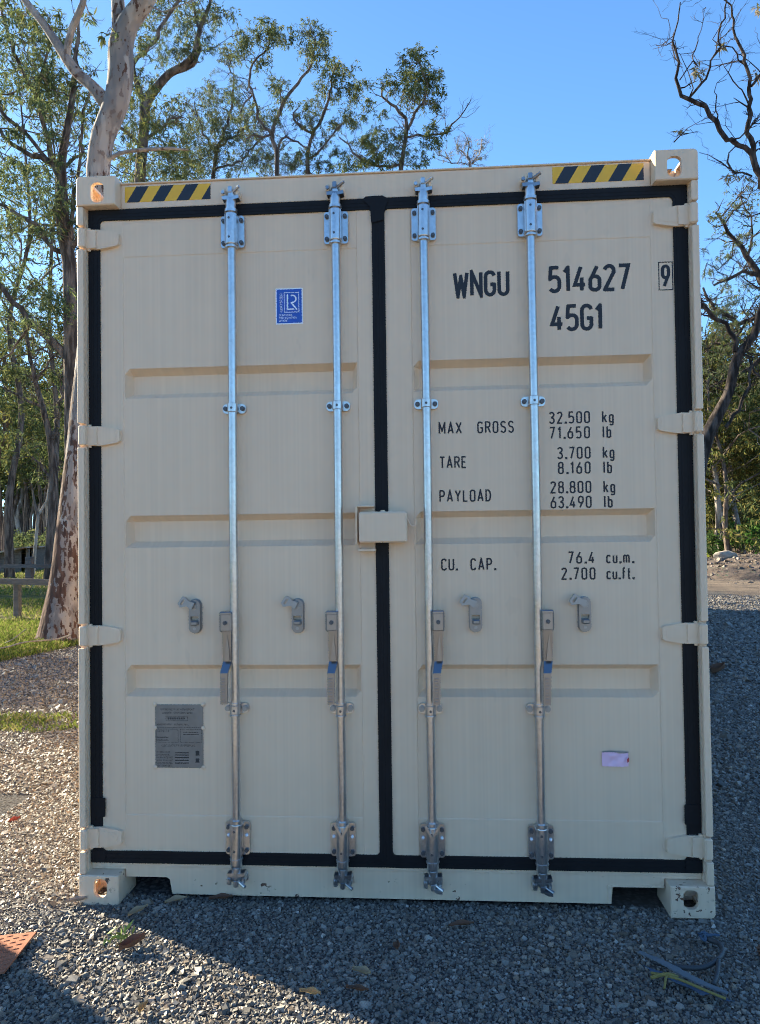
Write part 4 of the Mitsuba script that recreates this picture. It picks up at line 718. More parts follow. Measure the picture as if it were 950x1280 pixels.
        [(np.float64(-6.84),np.float64(16.83),np.float64(14.44),0.28),(np.float64(-6.1),np.float64(15.76),np.float64(13.59),0.28),(np.float64(-5.88),np.float64(16.13),np.float64(14.61),0.26),(np.float64(-5.68),np.float64(15.95),np.float64(14.23),0.24),(np.float64(-5.66),np.float64(17.1),np.float64(15.42),0.26),(np.float64(-5.36),np.float64(15.56),np.float64(13.59),0.2),(np.float64(-5.06),np.float64(15.77),np.float64(14.77),0.28),(np.float64(-6.41),np.float64(14.8),np.float64(13.12),0.24),(np.float64(-6.89),np.float64(15.81),np.float64(13.25),0.24),(np.float64(-6.45),np.float64(16.32),np.float64(12.65),0.24),(np.float64(-7.03),np.float64(17.04),np.float64(12.65),0.32),(np.float64(-6.63),np.float64(17.02),np.float64(12.5),0.32),(np.float64(-6.72),np.float64(15.59),np.float64(11.33),0.32),(np.float64(-6.86),np.float64(17.17),np.float64(11.94),0.32),(np.float64(-7.09),np.float64(15.25),np.float64(11.68),0.32),(np.float64(-7.82),np.float64(16.78),np.float64(11.78),0.28),(np.float64(-5.86),np.float64(15.18),np.float64(10.98),0.32),(np.float64(-5.86),np.float64(15.77),np.float64(10.77),0.28),(np.float64(-6.68),np.float64(14.98),np.float64(12.4),0.2),(np.float64(-7.17),np.float64(16.86),np.float64(15.29),0.28),(np.float64(-6.7),np.float64(16.79),np.float64(15.54),0.28),(np.float64(-5.68),np.float64(15.14),np.float64(14.37),0.24),(np.float64(-7.3),np.float64(16.07),np.float64(14.44),0.24),(np.float64(-6.76),np.float64(15.42),np.float64(10.75),0.32),(np.float64(-7.7),np.float64(15.98),np.float64(12.94),0.24),(np.float64(-6.29),np.float64(16.13),np.float64(10.97),0.32),(np.float64(-6.81),np.float64(15.06),np.float64(11.96),0.24)]),
    'mid_a': ([[(np.float64(-4.79),np.float64(22.0),np.float64(11.17),0.085),(np.float64(-4.8),np.float64(22.0),np.float64(12.78),0.085),(np.float64(-4.85),np.float64(22.0),np.float64(13.41),0.075),(np.float64(-4.84),np.float64(22.0),np.float64(14.14),0.075),(np.float64(-5.0),np.float64(22.0),np.float64(14.77),0.066),(np.float64(-4.61),np.float64(22.0),np.float64(15.78),0.056),(np.float64(-4.11),np.float64(22.0),np.float64(16.43),0.047),(np.float64(-3.79),np.float64(22.0),np.float64(16.74),0.038),(np.float64(-3.57),np.float64(22.0),np.float64(17.27),0.028),(np.float64(-3.5),np.float64(22.0),np.float64(17.99),0.019)],[(np.float64(-5.0),np.float64(22.0),np.float64(14.77),0.056),(np.float64(-5.31),np.float64(21.98),np.float64(15.1),0.047),(np.float64(-5.52),np.float64(21.96),np.float64(15.5),0.047),(np.float64(-5.62),np.float64(21.93),np.float64(16.09),0.038),(np.float64(-5.74),np.float64(21.91),np.float64(16.76),0.038),(np.float64(-5.49),np.float64(21.89),np.float64(17.22),0.028),(np.float64(-5.1),np.float64(21.87),np.float64(17.54),0.028),(np.float64(-4.99),np.float64(21.85),np.float64(17.98),0.019)],[(np.float64(-4.84),np.float64(22.0),np.float64(14.0),0.038),(np.float64(-4.67),np.float64(21.99),np.float64(14.53),0.038),(np.float64(-4.13),np.float64(21.99),np.float64(14.42),0.028),(np.float64(-3.81),np.float64(21.98),np.float64(14.19),0.028)],[(np.float64(-5.64),np.float64(22.0),np.float64(16.13),0.028),(np.float64(-5.9),np.float64(21.96),np.float64(15.85),0.028),(np.float64(-6.05),np.float64(21.91),np.float64(15.5),0.019)],[(np.float64(-5.0),np.float64(22.0),np.float64(14.77),0.038),(np.float64(-5.26),np.float64(21.95),np.float64(14.62),0.038),(np.float64(-5.57),np.float64(21.9),np.float64(14.72),0.028),(np.float64(-5.91),np.float64(21.85),np.float64(14.38),0.019)]],
        [(np.float64(-5.38),np.float64(21.45),np.float64(17.75),0.39),(np.float64(-5.09),np.float64(21.72),np.float64(18.09),0.31),(np.float64(-4.98),np.float64(22.77),np.float64(18.67),0.29),(np.float64(-4.66),np.float64(22.7),np.float64(18.44),0.24),(np.float64(-5.83),np.float64(21.96),np.float64(17.48),0.34),(np.float64(-5.28),np.float64(21.92),np.float64(17.15),0.24),(np.float64(-3.74),np.float64(22.3),np.float64(18.29),0.34),(np.float64(-3.49),np.float64(22.65),np.float64(18.28),0.34),(np.float64(-3.49),np.float64(21.71),np.float64(17.27),0.31),(np.float64(-3.84),np.float64(22.53),np.float64(17.53),0.26),(np.float64(-3.27),np.float64(21.82),np.float64(17.3),0.24),(np.float64(-4.88),np.float64(22.17),np.float64(16.54),0.26),(np.float64(-4.66),np.float64(22.43),np.float64(16.05),0.26),(np.float64(-5.94),np.float64(22.0),np.float64(15.41),0.26),(np.float64(-5.56),np.float64(22.34),np.float64(15.39),0.31),(np.float64(-5.9),np.float64(22.36),np.float64(15.19),0.26),(np.float64(-4.68),np.float64(21.11),np.float64(14.86),0.21),(np.float64(-5.87),np.float64(21.17),np.float64(15.48),0.26),(np.float64(-5.58),np.float64(21.37),np.float64(17.84),0.26),(np.float64(-5.87),np.float64(21.48),np.float64(17.53),0.26),(np.float64(-4.61),np.float64(21.47),np.float64(15.98),0.24)]),
    'mid_b': ([[(np.float64(-4.17),np.float64(24.0),np.float64(11.91),0.085),(np.float64(-4.13),np.float64(24.0),np.float64(13.64),0.085),(np.float64(-4.12),np.float64(24.0),np.float64(14.37),0.074),(np.float64(-4.11),np.float64(24.0),np.float64(15.1),0.063),(np.float64(-3.87),np.float64(24.0),np.float64(15.82),0.053),(np.float64(-3.54),np.float64(24.0),np.float64(16.47),0.053),(np.float64(-3.3),np.float64(24.0),np.float64(17.04),0.042),(np.float64(-3.21),np.float64(24.0),np.float64(17.68),0.032),(np.float64(-3.06),np.float64(24.0),np.float64(18.25),0.021)],[(np.float64(-3.87),np.float64(24.0),np.float64(15.73),0.042),(np.float64(-4.3),np.float64(23.97),np.float64(15.97),0.042),(np.float64(-4.64),np.float64(23.94),np.float64(16.32),0.032),(np.float64(-4.46),np.float64(23.92),np.float64(16.67),0.021)],[(np.float64(-4.11),np.float64(24.0),np.float64(14.81),0.042),(np.float64(-3.73),np.float64(24.01),np.float64(15.09),0.042),(np.float64(-3.53),np.float64(24.02),np.float64(15.37),0.032),(np.float64(-3.09),np.float64(24.03),np.float64(15.79),0.032),(np.float64(-2.74),np.float64(24.04),np.float64(16.22),0.021)]],
        [(np.float64(-3.14),np.float64(24.69),np.float64(18.63),0.31),(np.float64(-2.68),np.float64(23.73),np.float64(17.92),0.28),(np.float64(-3.32),np.float64(23.76),np.float64(17.6),0.28),(np.float64(-2.82),np.float64(23.85),np.float64(17.42),0.31),(np.float64(-2.52),np.float64(24.32),np.float64(17.3),0.28),(np.float64(-3.25),np.float64(24.51),np.float64(17.39),0.25),(np.float64(-3.92),np.float64(24.79),np.float64(17.23),0.28),(np.float64(-4.06),np.float64(23.78),np.float64(16.43),0.25),(np.float64(-4.36),np.float64(24.37),np.float64(16.48),0.23),(np.float64(-3.91),np.float64(23.71),np.float64(15.87),0.25),(np.float64(-3.6),np.float64(24.58),np.float64(15.78),0.23),(np.float64(-2.74),np.float64(23.52),np.float64(15.93),0.31),(np.float64(-3.02),np.float64(24.67),np.float64(16.27),0.23),(np.float64(-2.35),np.float64(24.01),np.float64(17.4),0.23),(np.float64(-3.56),np.float64(24.41),np.float64(17.64),0.23),(np.float64(-2.45),np.float64(24.06),np.float64(16.07),0.23),(np.float64(-3.63),np.float64(23.67),np.float64(14.62),0.25),(np.float64(-3.09),np.float64(23.99),np.float64(15.04),0.25),(np.float64(-2.44),np.float64(23.19),np.float64(14.19),0.23),(np.float64(-4.26),np.float64(23.18),np.float64(14.55),0.25),(np.float64(-4.85),np.float64(24.05),np.float64(14.72),0.25),(np.float64(-3.24),np.float64(23.96),np.float64(14.46),0.23)]),
    'mid_c': ([[(np.float64(-0.85),np.float64(21.0),np.float64(10.63),0.081),(np.float64(-0.76),np.float64(21.0),np.float64(12.16),0.081),(np.float64(-0.67),np.float64(21.0),np.float64(12.87),0.072),(np.float64(-0.56),np.float64(21.0),np.float64(13.56),0.063),(np.float64(-0.48),np.float64(21.0),np.float64(14.07),0.063),(np.float64(-0.52),np.float64(21.0),np.float64(14.51),0.054),(np.float64(-0.82),np.float64(21.0),np.float64(14.88),0.045),(np.float64(-1.12),np.float64(21.0),np.float64(15.06),0.036),(np.float64(-1.22),np.float64(21.0),np.float64(15.47),0.027)],[(np.float64(-0.48),np.float64(21.0),np.float64(14.07),0.045),(np.float64(-0.16),np.float64(20.95),np.float64(14.67),0.045),(np.float64(0.1),np.float64(20.9),np.float64(15.09),0.036),(np.float64(0.21),np.float64(20.86),np.float64(15.62),0.027),(np.float64(0.01),np.float64(20.81),np.float64(16.16),0.018)],[(np.float64(-0.53),np.float64(21.0),np.float64(13.89),0.036),(np.float64(0.08),np.float64(21.01),np.float64(13.97),0.036),(np.float64(0.59),np.float64(21.01),np.float64(13.95),0.027),(np.float64(0.84),np.float64(21.02),np.float64(14.01),0.027),(np.float64(0.92),np.float64(21.02),np.float64(14.22),0.027),(np.float64(1.25),np.float64(21.03),np.float64(14.48),0.018),(np.float64(1.51),np.float64(21.03),np.float64(14.78),0.018),(np.float64(1.59),np.float64(21.04),np.float64(15.09),0.009)],[(np.float64(-0.64),np.float64(21.0),np.float64(13.05),0.036),(np.float64(-1.2),np.float64(21.0),np.float64(12.95),0.036),(np.float64(-1.66),np.float64(21.0),np.float64(13.12),0.036),(np.float64(-2.07),np.float64(21.0),np.float64(13.3),0.027),(np.float64(-2.27),np.float64(21.0),np.float64(13.64),0.027),(np.float64(-2.62),np.float64(21.0),np.float64(14.05),0.018)],[(np.float64(0.84),np.float64(21.0),np.float64(14.0),0.018),(np.float64(0.72),np.float64(21.01),np.float64(14.4),0.009),(np.float64(0.54),np.float64(21.02),np.float64(14.62),0.009)]],
        [(np.float64(-0.04),np.float64(21.37),np.float64(16.77),0.23),(np.float64(-0.24),np.float64(21.04),np.float64(16.32),0.28),(np.float64(0.11),np.float64(21.1),np.float64(16.23),0.3),(np.float64(0.36),np.float64(20.99),np.float64(15.95),0.25),(np.float64(-0.45),np.float64(21.18),np.float64(16.11),0.23),(np.float64(-0.69),np.float64(20.6),np.float64(15.64),0.25),(np.float64(-0.15),np.float64(21.08),np.float64(15.83),0.4),(np.float64(0.25),np.float64(21.28),np.float64(15.61),0.33),(np.float64(-0.39),np.float64(20.51),np.float64(15.14),0.35),(np.float64(0.56),np.float64(21.78),np.float64(15.62),0.23),(np.float64(-0.03),np.float64(21.39),np.float64(15.3),0.33),(np.float64(0.35),np.float64(21.73),np.float64(15.28),0.23),(np.float64(-0.99),np.float64(20.67),np.float64(15.57),0.18),(np.float64(-0.94),np.float64(20.91),np.float64(15.41),0.18),(np.float64(-1.72),np.float64(20.62),np.float64(15.48),0.18),(np.float64(-1.87),np.float64(20.27),np.float64(15.14),0.13),(np.float64(-1.7),np.float64(20.23),np.float64(14.45),0.2),(np.float64(-1.6),np.float64(20.59),np.float64(14.85),0.15),(np.float64(-1.21),np.float64(21.58),np.float64(14.96),0.15),(np.float64(-1.65),np.float64(20.46),np.float64(13.85),0.25),(np.float64(-1.46),np.float64(21.3),np.float64(14.1),0.28),(np.float64(-1.62),np.float64(20.6),np.float64(13.41),0.25),(np.float64(-1.28),np.float64(20.3),np.float64(13.12),0.3),(np.float64(-1.04),np.float64(20.51),np.float64(13.46),0.23),(np.float64(-1.98),np.float64(21.28),np.float64(13.9),0.18),(np.float64(-0.69),np.float64(21.0),np.float64(13.44),0.23),(np.float64(0.34),np.float64(21.08),np.float64(14.15),0.25),(np.float64(0.63),np.float64(20.93),np.float64(13.85),0.2),(np.float64(0.08),np.float64(20.64),np.float64(13.68),0.2),(np.float64(-0.55),np.float64(20.98),np.float64(13.81),0.2),(np.float64(-2.16),np.float64(21.68),np.float64(13.63),0.2),(np.float64(-0.3),np.float64(20.52),np.float64(12.93),0.23),(np.float64(-1.0),np.float64(21.37),np.float64(14.29),0.18),(np.float64(0.07),np.float64(20.6),np.float64(13.08),0.2),(np.float64(-1.3),np.float64(20.51),np.float64(12.85),0.23),(np.float64(-1.81),np.float64(20.72),np.float64(12.89),0.23),(np.float64(-2.4),np.float64(20.35),np.float64(12.82),0.2),(np.float64(-0.85),np.float64(21.7),np.float64(13.4),0.2),(np.float64(0.53),np.float64(20.78),np.float64(13.58),0.2)]),
    'mid_d': ([[(np.float64(-8.14),np.float64(26.0),np.float64(12.83),0.095),(np.float64(-8.19),np.float64(26.0),np.float64(14.71),0.085),(np.float64(-8.12),np.float64(26.0),np.float64(15.66),0.074),(np.float64(-7.98),np.float64(26.0),np.float64(16.44),0.064),(np.float64(-7.66),np.float64(26.0),np.float64(17.21),0.053),(np.float64(-7.4),np.float64(26.0),np.float64(18.15),0.042),(np.float64(-7.33),np.float64(26.0),np.float64(19.09),0.032),(np.float64(-7.51),np.float64(26.0),np.float64(20.05),0.021)],[(np.float64(-8.05),np.float64(26.0),np.float64(16.13),0.042),(np.float64(-8.41),np.float64(25.95),np.float64(16.91),0.042),(np.float64(-8.71),np.float64(25.9),np.float64(17.53),0.032),(np.float64(-8.81),np.float64(25.85),np.float64(18.14),0.021)],[(np.float64(-7.98),np.float64(26.0),np.float64(16.44),0.042),(np.float64(-7.24),np.float64(25.96),np.float64(16.85),0.042),(np.float64(-6.69),np.float64(25.91),np.float64(17.43),0.032),(np.float64(-6.48),np.float64(25.87),np.float64(18.02),0.021)],[(np.float64(-8.12),np.float64(26.0),np.float64(15.59),0.042),(np.float64(-7.09),np.float64(25.97),np.float64(15.91),0.042),(np.float64(-6.45),np.float64(25.94),np.float64(16.49),0.032),(np.float64(-6.13),np.float64(25.91),np.float64(16.71),0.021)]],
        [(np.float64(-7.52),np.float64(25.84),np.float64(20.2),0.24),(np.float64(-7.43),np.float64(26.2),np.float64(20.11),0.24),(np.float64(-7.96),np.float64(26.96),np.float64(20.42),0.21),(np.float64(-8.42),np.float64(26.78),np.float64(18.8),0.36),(np.float64(-8.51),np.float64(25.48),np.float64(17.92),0.36),(np.float64(-8.58),np.float64(26.22),np.float64(17.76),0.39),(np.float64(-8.11),np.float64(26.84),np.float64(18.17),0.39),(np.float64(-7.19),np.float64(25.2),np.float64(17.69),0.36),(np.float64(-7.26),np.float64(26.71),np.float64(17.89),0.36),(np.float64(-7.51),np.float64(25.79),np.float64(16.94),0.36),(np.float64(-8.36),np.float64(26.56),np.float64(17.22),0.39),(np.float64(-8.57),np.float64(25.65),np.float64(16.29),0.39),(np.float64(-7.96),np.float64(26.25),np.float64(16.41),0.39),(np.float64(-7.1),np.float64(26.01),np.float64(16.4),0.39),(np.float64(-6.44),np.float64(25.21),np.float64(15.66),0.39),(np.float64(-6.43),np.float64(26.52),np.float64(15.99),0.36),(np.float64(-6.29),np.float64(26.65),np.float64(16.68),0.3),(np.float64(-8.52),np.float64(25.97),np.float64(15.82),0.39),(np.float64(-7.36),np.float64(25.78),np.float64(15.67),0.36),(np.float64(-6.99),np.float64(26.89),np.float64(17.26),0.3),(np.float64(-5.79),np.float64(25.75),np.float64(15.74),0.3),(np.float64(-5.51),np.float64(26.76),np.float64(16.54),0.27),(np.float64(-8.79),np.float64(25.84),np.float64(15.93),0.36),(np.float64(-7.96),np.float64(25.75),np.float64(17.41),0.3),(np.float64(-9.07),np.float64(25.72),np.float64(16.67),0.3),(np.float64(-6.1),np.float64(25.12),np.float64(16.52),0.27),(np.float64(-7.09),np.float64(25.55),np.float64(18.5),0.24),(np.float64(-7.93),np.float64(25.46),np.float64(18.65),0.24),(np.float64(-8.72),np.float64(25.12),np.float64(16.8),0.3),(np.float64(-4.92),np.float64(26.08),np.float64(15.7),0.3),(np.float64(-4.42),np.float64(25.88),np.float64(15.43),0.27)]),
    'low': ([[(np.float64(1.93),np.float64(27.0),np.float64(12.81),0.055),(np.float64(1.97),np.float64(27.0),np.float64(14.71),0.055),(np.float64(1.92),np.float64(27.0),np.float64(15.6),0.044),(np.float64(1.8),np.float64(27.0),np.float64(16.15),0.033),(np.float64(1.68),np.float64(27.0),np.float64(16.7),0.022),(np.float64(1.63),np.float64(27.0),np.float64(17.02),0.011)],[(np.float64(1.92),np.float64(27.0),np.float64(15.83),0.033),(np.float64(2.18),np.float64(26.97),np.float64(16.21),0.022),(np.float64(2.34),np.float64(26.93),np.float64(16.57),0.022),(np.float64(2.43),np.float64(26.9),np.float64(16.8),0.011)],[(np.float64(1.89),np.float64(27.0),np.float64(15.92),0.022),(np.float64(1.49),np.float64(27.04),np.float64(16.41),0.022),(np.float64(1.25),np.float64(27.08),np.float64(16.83),0.011)],[(np.float64(1.86),np.float64(27.0),np.float64(15.83),0.022),(np.float64(0.98),np.float64(26.96),np.float64(16.01),0.022),(np.float64(0.51),np.float64(26.93),np.float64(16.4),0.011)]],
        [(np.float64(1.77),np.float64(26.85),np.float64(16.71),0.25),(np.float64(2.22),np.float64(27.54),np.float64(16.72),0.25),(np.float64(1.44),np.float64(26.54),np.float64(16.25),0.22),(np.float64(2.4),np.float64(26.89),np.float64(16.61),0.19),(np.float64(1.95),np.float64(27.36),np.float64(16.32),0.28),(np.float64(0.97),np.float64(26.42),np.float64(15.91),0.22),(np.float64(2.29),np.float64(26.48),np.float64(15.78),0.22),(np.float64(0.58),np.float64(27.52),np.float64(16.56),0.19)]),
    'bare': ([[(np.float64(4.47),np.float64(10.0),np.float64(1.69),0.15),(np.float64(4.57),np.float64(10.0),np.float64(2.42),0.135),(np.float64(4.7),np.float64(10.0),np.float64(2.87),0.12),(np.float64(4.91),np.float64(10.0),np.float64(3.29),0.095),(np.float64(5.1),np.float64(10.0),np.float64(3.68),0.08),(np.float64(5.2),np.float64(10.0),np.float64(4.1),0.08),(np.float64(5.3),np.float64(10.0),np.float64(4.32),0.075),(np.float64(5.52),np.float64(10.0),np.float64(4.6),0.065),(np.float64(5.63),np.float64(10.0),np.float64(4.95),0.06),(np.float64(5.79),np.float64(10.0),np.float64(5.5),0.06),(np.float64(5.89),np.float64(10.0),np.float64(6.17),0.06),(np.float64(5.82),np.float64(10.0),np.float64(6.77),0.06),(np.float64(5.66),np.float64(10.0),np.float64(7.3),0.055),(np.float64(5.56),np.float64(10.0),np.float64(7.63),0.045),(np.float64(5.35),np.float64(10.0),np.float64(7.8),0.04),(np.float64(5.13),np.float64(10.0),np.float64(7.92),0.04),(np.float64(5.01),np.float64(10.0),np.float64(8.19),0.04),(np.float64(4.84),np.float64(10.0),np.float64(8.43),0.035),(np.float64(4.57),np.float64(10.0),np.float64(8.57),0.035),(np.float64(4.43),np.float64(10.0),np.float64(8.68),0.03),(np.float64(4.4),np.float64(10.0),np.float64(8.96),0.025),(np.float64(4.38),np.float64(10.0),np.float64(9.38),0.02),(np.float64(4.35),np.float64(10.0),np.float64(9.61),0.015),(np.float64(4.41),np.float64(10.0),np.float64(10.02),0.01),(np.float64(4.49),np.float64(10.0),np.float64(10.29),0.01)],[(np.float64(4.57),np.float64(10.0),np.float64(8.62),0.02),(np.float64(4.67),np.float64(9.98),np.float64(8.73),0.02),(np.float64(4.78),np.float64(9.95),np.float64(8.83),0.02),(np.float64(4.91),np.float64(9.93),np.float64(9.17),0.015),(np.float64(5.04),np.float64(9.9),np.float64(9.38),0.015),(np.float64(5.1),np.float64(9.88),np.float64(9.76),0.015),(np.float64(5.18),np.float64(9.86),np.float64(10.14),0.01)],[(np.float64(5.6),np.float64(10.0),np.float64(7.49),0.045),(np.float64(5.54),np.float64(10.0),np.float64(7.99),0.04),(np.float64(5.53),np.float64(10.0),np.float64(8.39),0.035),(np.float64(5.57),np.float64(9.99),np.float64(8.76),0.03),(np.float64(5.47),np.float64(9.99),np.float64(9.14),0.025),(np.float64(5.41),np.float64(9.99),np.float64(9.36),0.025),(np.float64(5.33),np.float64(9.99),np.float64(9.63),0.02),(np.float64(5.27),np.float64(9.99),np.float64(10.13),0.015),(np.float64(5.21),np.float64(9.98),np.float64(10.44),0.01)],[(np.float64(5.58),np.float64(10.0),np.float64(8.76),0.02),(np.float64(5.69),np.float64(9.97),np.float64(8.95),0.02),(np.float64(5.84),np.float64(9.95),np.float64(9.36),0.015),(np.float64(5.91),np.float64(9.92),np.float64(9.88),0.01)],[(np.float64(4.42),np.float64(10.0),np.float64(8.93),0.01),(np.float64(4.57),np.float64(10.04),np.float64(9.15),0.01),(np.float64(4.75),np.float64(10.08),np.float64(9.5),0.01),(np.float64(4.84),np.float64(10.12),np.float64(9.94),0.005),(np.float64(4.9),np.float64(10.16),np.float64(10.3),0.005)],[(np.float64(5.01),np.float64(10.0),np.float64(8.19),0.01),(np.float64(5.04),np.float64(10.04),np.float64(8.52),0.01),(np.float64(5.08),np.float64(10.09),np.float64(8.88),0.005),(np.float64(5.17),np.float64(10.13),np.float64(9.0),0.005)],[(np.float64(5.35),np.float64(10.0),np.float64(7.8),0.01),(np.float64(5.2),np.float64(9.96),np.float64(7.65),0.01),(np.float64(5.15),np.float64(9.91),np.float64(7.43),0.015),(np.float64(5.25),np.float64(9.87),np.float64(7.27),0.015),(np.float64(5.48),np.float64(9.83),np.float64(7.2),0.015)],[(np.float64(5.53),np.float64(10.0),np.float64(8.4),0.015),(np.float64(5.39),np.float64(10.0),np.float64(8.5),0.01),(np.float64(5.3),np.float64(10.0),np.float64(8.61),0.005)],[(np.float64(5.47),np.float64(10.0),np.float64(9.14),0.015),(np.float64(5.27),np.float64(9.97),np.float64(9.38),0.01),(np.float64(5.13),np.float64(9.94),np.float64(9.46),0.01),(np.float64(5.05),np.float64(9.91),np.float64(9.24),0.005)],[(np.float64(5.21),np.float64(10.0),np.float64(4.33),0.045),(np.float64(5.23),np.float64(9.99),np.float64(4.51),0.04),(np.float64(5.06),np.float64(9.98),np.float64(4.77),0.035),(np.float64(4.87),np.float64(9.97),np.float64(4.94),0.035),(np.float64(4.74),np.float64(9.96),np.float64(5.04),0.03),(np.float64(4.61),np.float64(9.95),np.float64(5.24),0.025),(np.float64(4.46),np.float64(9.94),np.float64(5.53),0.02)],[(np.float64(5.53),np.float64(10.0),np.float64(8.46),0.015),(np.float64(5.42),np.float64(10.02),np.float64(8.73),0.01),(np.float64(5.3),np.float64(10.05),np.float64(8.91),0.01),(np.float64(5.21),np.float64(10.07),np.float64(9.13),0.005)],[(np.float64(4.38),np.float64(10.0),np.float64(9.38),0.01),(np.float64(4.32),np.float64(10.02),np.float64(9.7),0.005),(np.float64(4.3),np.float64(10.04),np.float64(9.99),0.005)],[(np.float64(4.3),np.float64(10.0),np.float64(7.88),0.01),(np.float64(4.39),np.float64(9.97),np.float64(7.97),0.01),(np.float64(4.54),np.float64(9.94),np.float64(7.97),0.005),(np.float64(4.66),np.float64(9.91),np.float64(8.01),0.005)],[(np.float64(5.3),np.float64(10.0),np.float64(7.33),0.01),(np.float64(5.04),np.float64(9.98),np.float64(7.47),0.01),(np.float64(4.84),np.float64(9.97),np.float64(7.59),0.005),(np.float64(4.68),np.float64(9.95),np.float64(7.63),0.005)],[(np.float64(5.03),np.float64(10.0),np.float64(3.08),0.03),(np.float64(5.12),np.float64(9.99),np.float64(3.2),0.025),(np.float64(5.25),np.float64(9.99),np.float64(3.38),0.025),(np.float64(5.4),np.float64(9.98),np.float64(3.77),0.02),(np.float64(5.43),np.float64(9.97),np.float64(4.05),0.02),(np.float64(5.42),np.float64(9.96),np.float64(4.25),0.015),(np.float64(5.36),np.float64(9.96),np.float64(4.58),0.01)],[(np.float64(5.3),np.float64(10.0),np.float64(4.32),0.025),(np.float64(5.45),np.float64(9.99),np.float64(4.21),0.02),(np.float64(5.59),np.float64(9.98),np.float64(3.91),0.02),(np.float64(5.77),np.float64(9.97),np.float64(3.77),0.015)]],
        [(np.float64(4.77),np.float64(10.22),np.float64(9.32),0.07),(np.float64(4.9),np.float64(10.35),np.float64(9.25),0.07),(np.float64(4.59),np.float64(9.8),np.float64(8.91),0.05),(np.float64(5.27),np.float64(9.93),np.float64(7.29),0.09),(np.float64(4.94),np.float64(9.48),np.float64(7.06),0.08),(np.float64(5.42),np.float64(9.84),np.float64(7.16),0.11),(np.float64(5.95),np.float64(10.54),np.float64(10.4),0.08),(np.float64(5.15),np.float64(10.0),np.float64(9.46),0.05),(np.float64(4.43),np.float64(10.07),np.float64(8.08),0.05),(np.float64(5.71),np.float64(10.13),np.float64(9.0),0.07)]),
    'side': ([[(np.float64(7.33),np.float64(13.0),np.float64(1.72),0.174),(np.float64(7.37),np.float64(13.0),np.float64(3.01),0.16),(np.float64(7.29),np.float64(13.0),np.float64(4.31),0.147),(np.float64(7.19),np.float64(13.0),np.float64(5.29),0.12),(np.float64(7.08),np.float64(13.0),np.float64(5.95),0.094),(np.float64(6.9),np.float64(13.0),np.float64(6.53),0.067),(np.float64(6.68),np.float64(13.0),np.float64(6.98),0.053),(np.float64(6.42),np.float64(13.0),np.float64(7.29),0.04),(np.float64(6.26),np.float64(13.0),np.float64(7.59),0.033),(np.float64(6.06),np.float64(13.0),np.float64(7.88),0.02)],[(np.float64(7.08),np.float64(13.0),np.float64(5.95),0.053),(np.float64(6.66),np.float64(13.03),np.float64(5.61),0.047),(np.float64(6.3),np.float64(13.06),np.float64(5.67),0.04),(np.float64(6.05),np.float64(13.09),np.float64(5.93),0.033),(np.float64(5.86),np.float64(13.12),np.float64(6.16),0.027),(np.float64(5.78),np.float64(13.15),np.float64(6.41),0.02)],[(np.float64(6.9),np.float64(13.0),np.float64(6.53),0.04),(np.float64(6.58),np.float64(12.98),np.float64(6.62),0.033),(np.float64(6.25),np.float64(12.95),np.float64(6.49),0.027),(np.float64(5.92),np.float64(12.93),np.float64(6.3),0.02)],[(np.float64(6.64),np.float64(13.0),np.float64(5.61),0.027),(np.float64(6.31),np.float64(12.98),np.float64(5.23),0.027),(np.float64(5.99),np.float64(12.96),np.float64(5.12),0.02),(np.float64(5.71),np.float64(12.94),np.float64(5.16),0.013)],[(np.float64(6.42),np.float64(13.0),np.float64(7.29),0.02),(np.float64(6.33),np.float64(13.04),np.float64(6.98),0.013),(np.float64(6.11),np.float64(13.08),np.float64(6.75),0.013),(np.float64(5.97),np.float64(13.12),np.float64(6.85),0.007)],[(np.float64(7.19),np.float64(13.0),np.float64(5.29),0.047),(np.float64(6.78),np.float64(13.0),np.float64(4.78),0.04),(np.float64(6.38),np.float64(13.0),np.float64(4.5),0.033),(np.float64(6.06),np.float64(13.0),np.float64(4.38),0.027),(np.float64(5.83),np.float64(13.0),np.float64(4.51),0.02)],[(np.float64(6.68),np.float64(13.0),np.float64(6.98),0.027),(np.float64(6.79),np.float64(13.05),np.float64(7.46),0.02),(np.float64(6.74),np.float64(13.09),np.float64(7.94),0.013),(np.float64(6.6),np.float64(13.14),np.float64(8.25),0.013)]],
